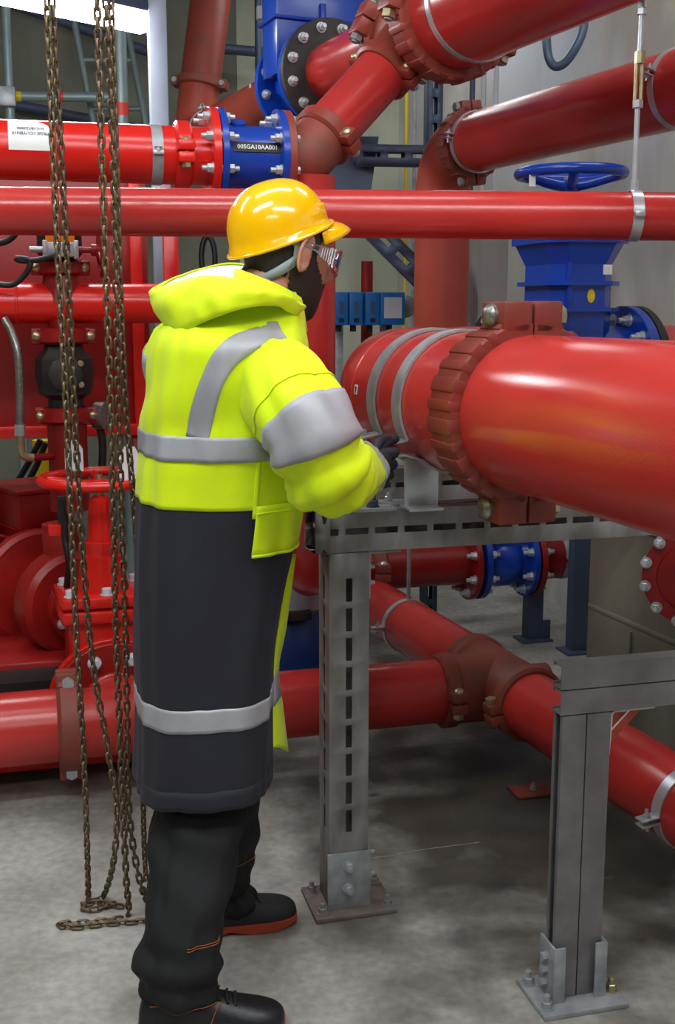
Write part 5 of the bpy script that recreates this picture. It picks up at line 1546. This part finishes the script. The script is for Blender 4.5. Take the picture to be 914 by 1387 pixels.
# shoes: loft along the foot
def shoe(heel, dirv, mup, nm, L_=.30):
    d = dirv.normalized(); s = V((d.y, -d.x, 0))       # s: towards the viewer's side
    root = None
    prof = [(0.0, .030, .062, .030), (.015, .036, .085, .018), (.05, .039, .105, .012), (.09, .040, .112, .010), (.13, .041, .100, .012), (.17, .045, .086, .012), (.21, .050, .074, .010), (.25, .050, .068, .012), (.28, .043, .060, .016), (.297, .028, .048, .022), (.302, .012, .038, .028)]
    b = new_bm(); rings = []
    for x, w, h, z0 in prof:
        x *= L_ / .30
        ring = []
        for j in range(24):
            a = 2 * pi * j / 24
            ca, sa = cos(a), sin(a)
            e = .75 if sa < 0 else .9
            yy = math.copysign(abs(ca) ** e, ca) * w
            zz = .022 + (h - .022) * max(0, math.copysign(abs(sa) ** e, sa)) if sa >= 0 else .022 - .010 * abs(sa) ** e
            ring.append(heel + d * x + s * yy + Z * zz)
        rings.append(ring)
    loft(b, rings)
    up_ = part(nm, b, mup, person, ang=60)
    md = up_.modifiers.new('subdivision', 'SUBSURF'); md.levels = 1; md.render_levels = 2
    b = new_bm(); rings = []
    for x, w, h, z0 in prof:
        x = x * L_ / .30
        lift = .010 if x > .27 * L_ / .30 else 0.0
        arch = .010 if .10 < x < .16 else 0.0
        w2 = w + .004
        rings.append([heel + d * x + s * a * w2 + Z * z for a, z in ((-1, .026), (-.97, .002 + lift + arch), (0, .001 + lift + arch), (.97, .002 + lift + arch), (1, .026), (0, .028))])
    loft(b, rings)
    so = part('sole', b, 'sole', up_)
    for k in range(4):
        x = .150 + .017 * k; h = (.100, .094, .087, .081)[k]
        b = new_bm(); c = heel + d * x + Z * (h - .004)
        tube(b, smooth_path([c - s * .026 - Z * .006, c + Z * .003, c + s * .026 - Z * .006 + d * .006], 5), .0030, 8); part('lace', b, 'black', up_)
    b = new_bm()
    tube(b, smooth_path([heel + d * .155 + s * .044 + Z * .040, heel + d * .165 + s * .040 + Z * .066, heel + d * .175 + s * .030 + Z * .084], 5), .0011, 6)
    tube(b, smooth_path([heel + d * .03 + s * .040 + Z * .080, heel + d * .09 + s * .043 + Z * .085, heel + d * .13 + s * .040 + Z * .082], 5), .0011, 6)
    part('stitching', b, 'thread', up_)
    return up_
h1_ = at(192, 1392, z=0.0)
shoe(V((-.418, 2.185, 0)), V((1, .02, 0)), 'leather', 'right_shoe', .305)
shoe(V((-.395, 2.555, 0)), V((1, .28, 0)), 'suede', 'left_shoe', .30)

# ------------------------------------------------------------------ head and body
hc = at(386, 347, y=2.42)
YAW, PIT = radians(34), radians(16)
HM = Matrix.Translation(hc) @ Matrix.Rotation(YAW, 4, 'Z') @ Matrix.Rotation(PIT, 4, 'Y')
H = lambda x, y, z: HM @ V((x, y, z))
HR = [(-.116, .078, .030, .020), (-.108, .086, .005, .036), (-.092, .090, -.030, .049), (-.07, .091, -.055, .058), (-.045, .092, -.070, .064), (-.02, .094, -.080, .069), (.0, .094, -.088, .072), (.02, .092, -.094, .0745),
      (.04, .092, -.098, .076), (.065, .078, -.098, .0765), (.09, .056, -.088, .068), (.11, .042, -.066, .048), (.122, .010, -.030, .020)]
def headp(t, th, off=0.0):
    z, xf, xb, hw = crom(HR, max(0, min(len(HR) - 1, t)))
    cx, hx = (xf + xb) / 2, (xf - xb) / 2
    c, s = cos(th), sin(th)
    e = .86
    c = math.copysign(abs(c) ** e, c); s = math.copysign(abs(s) ** e, s)
    rr = 1 + off / .075
    return V((cx + hx * c * rr, hw * s * rr, z + (off if z > .1 else 0)))
NHd = len(HR) - 1
body = new_bm()
loft(body, [[H(*headp(NHd * i / 36, 2 * pi * j / 40)) for j in range(40)] for i in range(37)])
# nose, lips, brow, ears
tube(body, [H(.090, 0, .030), H(.103, 0, .004), H(.112, 0, -.012), H(.100, 0, -.026)], [.008, .011, .015, .010], 12)
tube(body, [H(.088, -.022, -.056), H(.096, 0, -.054), H(.088, .022, -.056)], [.005, .008, .005], 10)
tube(body, [H(.072, -.045, .032), H(.090, -.02, .035), H(.090, .02, .035), H(.072, .045, .032)], [.007, .009, .009, .007], 10)
for sg in (-1, 1):
    ctr = V((-.004, sg * .076, .004))
    ear = []
    for i in range(15):
        a = radians(-150 + 300 * i / 14)
        ear.append(H(ctr.x - .017 * cos(a) + .004 * sin(a), ctr.y + sg * (.010 + .006 * cos(a)), ctr.z + .033 * sin(a) + (-.006 if sin(a) < -.7 else 0)))
    tube(body, ear, [.0048] * 15, 8)
    lathe(body, H(ctr.x, ctr.y - sg * .004, ctr.z - .004), (H(0, sg, 0) - H(0, 0, 0)), [(0, .020), (.008, .019), (.010, .010)], 14)
    bmesh.ops.create_uvsphere(body, u_segments=16, v_segments=12, radius=1.0, matrix=HM @ Matrix.Translation(V((ctr.x + .001, ctr.y + sg * .004, ctr.z - .001))) @ Matrix.Diagonal(V((.017, .006, .030, 1))))
    tube(body, [H(ctr.x + .002, ctr.y + sg * .006, -.030), H(ctr.x + .004, ctr.y + sg * .008, -.024)], [.008, .007], 8)
neck_b = V((-.215, 2.40, 1.40))
tube(body, [H(-.010, 0, -.03), H(-.018, 0, -.075), (H(-.025, 0, -.12) + neck_b) / 2, neck_b], [.058, .058, .060, .075], 20)
def limb(pts, rr): tube(body, smooth_path([V(p) for p in pts], 4), [rr[0] + (rr[1] - rr[0]) * i / (4 * (len(pts) - 1)) for i in range(4 * (len(pts) - 1) + 1)], 16)
limb([(-.22, 2.40, 1.43), (-.235, 2.40, 1.30), (-.245, 2.40, 1.15), (-.26, 2.40, 1.0), (-.265, 2.40, .86)], (.10, .105))
limb([(-.225, 2.40, 1.40), spts[1]], (.07, .06))
limb([spts[1], spts[3], spts[4]], (.055, .045)); limb([spts[4], spts[6], spts[8]], (.045, .030))
limb([(-.225, 2.40, 1.40), lpts[1]], (.07, .06)); limb([lpts[1], lpts[3], lpts[6]], (.052, .03))
P_ = lambda fn, t: sum((fn(t, 2 * pi * j / 8) for j in range(8)), V()) / 8
limb([(-.265, 2.37, .86), P_(lr, 9), P_(lr, 6), P_(lr, 3)], (.09, .042))
limb([(-.265, 2.44, .86), P_(ll, 6), P_(ll, 3.5), P_(ll, 2.2)], (.08, .028))
bo_ = part('body', body, 'skin', person, label='face, ear and neck')
md = bo_.modifiers.new('one_surface', 'REMESH'); md.mode = 'VOXEL'; md.voxel_size = .0035; md.use_smooth_shade = True
md = bo_.modifiers.new('soften', 'SMOOTH'); md.factor = .5; md.iterations = 4
for sg in (-1, 1):
    b = new_bm(); bmesh.ops.create_uvsphere(b, u_segments=14, v_segments=10, radius=.0125); bmesh.ops.translate(b, verts=b.verts, vec=V((.083, sg * .031, .016)))
    for v_ in b.verts: v_.co = HM @ v_.co
    e_ = part('eye', b, 'eye', person)
    b = new_bm(); lathe(b, H(.093, sg * .032, .015), H(1, 0, 0) - H(0, 0, 0), [(0, .006), (.0025, .005)], 12); part('iris', b, 'hair', e_)
# hair and beard: shells on the head
def shell(pred, off, nm, m):
    b = new_bm(); ni, nj = 130, 180
    vs = {}
    def gv(i, j):
        j %= nj
        if (i, j) not in vs:
            p = headp(NHd * i / ni, 2 * pi * j / nj, off + .0012 * noise.noise(V((i * .9, j * .9, 0))))
            vs[(i, j)] = b.verts.new(HM @ p)
        return vs[(i, j)]
    for i in range(ni):
        for j in range(nj):
            p = headp(NHd * (i + .5) / ni, 2 * pi * (j + .5) / nj)
            jt = .003 * noise.noise(p * 160) + .002 * noise.noise(p * 420)
            if pred(p.x + jt, abs(p.y), p.z + jt): b.faces.new((gv(i, j), gv(i, j + 1), gv(i + 1, j + 1), gv(i + 1, j)))
    o = part(nm, b, m, person, ang=80)
    md = o.modifiers.new('depth', 'SOLIDIFY'); md.thickness = .006; md.offset = -.6
    return o
shell(lambda x, y, z: (z > .046 and x < .066) or (x < -.022 and z > -.052) or (x < .030 and x > .004 and z > -.02), .0022, 'hair', 'hair')
shell(lambda x, y, z: (x > -.014 - (z + .05) * .2 and z < .008 - max(0, x - .018) * .95 and not (x > .084 and y < .02 and -.062 < z < -.050)) or (x > .074 and y < .03 and -.05 < z < -.036), .0030, 'beard', 'hair')

# helmet
HYAW, HPIT = YAW, radians(-17)
hcc = at(373, 315, y=2.42)
KM = Matrix.Translation(hcc) @ Matrix.Rotation(HYAW, 4, 'Z') @ Matrix.Rotation(HPIT, 4, 'Y')
KM = KM @ Matrix.Translation(V((.008, 0, 0)))
K = lambda x, y, z: KM @ V((x, y, z))
b = new_bm()
rings = []
ra, rb_, rc = .109, .097, .104
for i in range(21):
    a = (pi / 2) * i / 20
    k = cos(a) ** .85; zz = sin(a) ** .95 * rc
    rings.append([K(ra * k * cos(2 * pi * j / 64), rb_ * k * sin(2 * pi * j / 64), zz) for j in range(64)])
rings = rings[:-1]
# skirt below and rolled lip
low = []
for dz, g in ((-.026, 1.045), (-.023, 1.075), (-.017, 1.055), (-.009, 1.025)):
    low.append([K(ra * g * cos(2 * pi * j / 64), rb_ * g * sin(2 * pi * j / 64), dz * (.35 + .65 * (.5 - .5 * cos(2 * pi * j / 64)))) for j in range(64)])
vs = loft(b, low + rings, cap=False)
b.faces.new(vs[-1])
hel = part('helmet', b, 'helmet', person, ang=60, label='glossy yellow hard hat')
md = hel.modifiers.new('shell', 'SOLIDIFY'); md.thickness = .003; md.offset = -1
b = new_bm(); tube(b, low[1], .0032, 8, loop=True); part('rim', b, 'helmet', hel)
# peak
b = new_bm(); rows = []
for i in range(7):
    s = i / 6
    row = []
    for j in range(25):
        a = radians(-68 + 136 * j / 24)
        w = cos(radians(-68 + 136 * j / 24) * 90 / 68)
        ex_ = .046 * s * max(0, w) ** .6
        row.append(K((ra * 1.03 + ex_) * cos(a), (rb_ * 1.03 + ex_ * .6) * sin(a), -.012 - .024 * s * s - .008 * (1 - w)))
    rows.append(row)
loft(b, rows, closed=False, cap=False)
pk = part('peak', b, 'helmet', hel, ang=60)
md = pk.modifiers.new('shell', 'SOLIDIFY'); md.thickness = .004; md.offset = 0
# slot block on the side and crown ridges
b = new_bm(); q = K(.064, -.071, .024); box(b, q, K(1, .45, 0) - K(0, 0, 0), K(0, 0, 1) - K(0, 0, 0), K(.45, -1, 0) - K(0, 0, 0), .016, .012, .004, bev=.003); part('accessory_slot', b, 'helmet', hel)
# nape strap (grey harness) with upright arms
b = new_bm(); rows = []
for i in range(41):
    a = radians(108 + 144 * i / 40)
    lowz = -.080 + .030 * abs(math.cos(a - pi) - 1) ** 1.0 * 1.2
    rows.append([K(.104 * cos(a), .090 * sin(a), lowz + k) for k in (-.010, .010)])
loft(b, rows, closed=False, cap=False)
ns_ = cloth('nape_strap', b, 'grey_plastic', .003)
for sg in (-1, 1):
    b = new_bm()
    loft(b, [[K(-.048, sg * .086, -.066), K(-.020, sg * .088, -.058)], [K(-.036, sg * .090, -.050), K(-.012, sg * .091, -.044)], [K(-.028, sg * .093, -.028), K(-.004, sg * .093, -.024)], [K(-.040, sg * .093, -.006), K(.010, sg * .095, -.006)]], closed=False, cap=False)
    cloth('harness_arm', b, 'grey_plastic', .003, parent=ns_)
# clear safety spectacles
b = new_bm(); rows = []
for i in range(33):
    a = radians(-64 + 128 * i / 32)
    r_ = .110
    hgt = .026 - .006 * (abs(a) / radians(64)) ** 2
    nz_ = .012 if abs(a) < .14 else 0.0
    rows.append([H(.012 + r_ * cos(a) * .98, r_ * .86 * sin(a), .014 + k * hgt + (nz_ if k < 0 else 0)) for k in (-1, -.5, 0, .5, 1)])
loft(b, rows, closed=False, cap=False)
gl = part('safety_spectacles', b, 'clear', person, ang=60, label='clear safety spectacles')
md = gl.modifiers.new('lens', 'SOLIDIFY'); md.thickness = .002
for sg in (-1, 1):
    b = new_bm()
    loft(b, [[H(x, sg * y, z + h), H(x, sg * y, z - h)] for x, y, z, h in ((.064, .086, .012, .020), (.040, .088, .014, .014), (.015, .087, .018, .007), (-.015, .085, .020, .004))], closed=False, cap=False)
    t_ = part('temple', b, 'clear', gl); md = t_.modifiers.new('w', 'SOLIDIFY'); md.thickness = .003
    for k in range(6):
        b = new_bm(); x = .030 + .006 * k; hh = .009 + .0018 * k
        tube(b, [H(x, sg * .090, .013 + hh), H(x, sg * .090, .013 - hh)], .0010, 6); part('vent_rib', b, 'tag', gl)

# ------------------------------------------------------------------ gloved right hand working at the bolt
def hand(wr, tipdir, fingers, thumb, palm, nm):
    b = new_bm()
    for pts, r in fingers + [thumb]:
        sp = smooth_path(pts, 5)
        n = len(sp)
        tube(b, sp, [r * (1.06 - .16 * i / (n - 1)) if 0 < i < n - 1 else r * .72 for i in range(n)], 14)
    for p, q, r0, r1 in palm:
        lathe(b, p, q - p, [(-r0 * .5, r0 * .6), (0, r0), ((q - p).length, r1), ((q - p).length + r1 * .5, r1 * .6)], 18)
    o = part(nm, b, 'glove', person, label='dark grey work glove')
    md = o.modifiers.new('one_surface', 'REMESH'); md.mode = 'VOXEL'; md.voxel_size = .0018; md.use_smooth_shade = True
    md = o.modifiers.new('soften', 'SMOOTH'); md.factor = .5; md.iterations = 3
    return o
w_ = at(512, 630, y=2.49)
fing = [
    ([at(513, 607, y=2.50), at(522, 601, y=2.53), at(529, 597, y=2.56), at(537, 594, y=2.585)], .0115),     # index along the strap to the bolt
    ([at(517, 617, y=2.49), at(527, 615, y=2.51), at(534, 613, y=2.53), at(531, 616, y=2.56)], .0128),
    ([at(516, 630, y=2.49), at(526, 629, y=2.51), at(532, 629, y=2.53), at(528, 632, y=2.56)], .0125),
    ([at(514, 643, y=2.49), at(522, 643, y=2.51), at(528, 643, y=2.53), at(524, 646, y=2.56)], .0116),
    ([at(511, 654, y=2.49), at(517, 655, y=2.505), at(522, 655, y=2.52), at(519, 657, y=2.55)], .0104),
]
thumb = ([at(506, 612, y=2.47), at(511, 601, y=2.49), at(518, 596, y=2.52), at(527, 593, y=2.555)], .0112)
palm = [(at(504, 630, y=2.44), at(515, 622, y=2.50), .027, .026), (at(504, 636, y=2.44), at(513, 642, y=2.50), .025, .022)]
hand(w_, None, fing, thumb, palm, 'right_glove')
lw = lpts[-1]
fing = [([lw + V((.05, -.02, .02 - .02 * k)), lw + V((.085, -.02, .022 - .02 * k)), lw + V((.10, -.03, .01 - .02 * k))], .0105 - .0006 * abs(k - 1)) for k in range(4)]
hand(lw, None, fing, ([lw + V((.01, -.02, .03)), lw + V((.04, -.035, .045)), lw + V((.065, -.04, .04))], .0105), [(lw, lw + V((.05, -.01, -.008)), .026, .030)], 'left_glove')
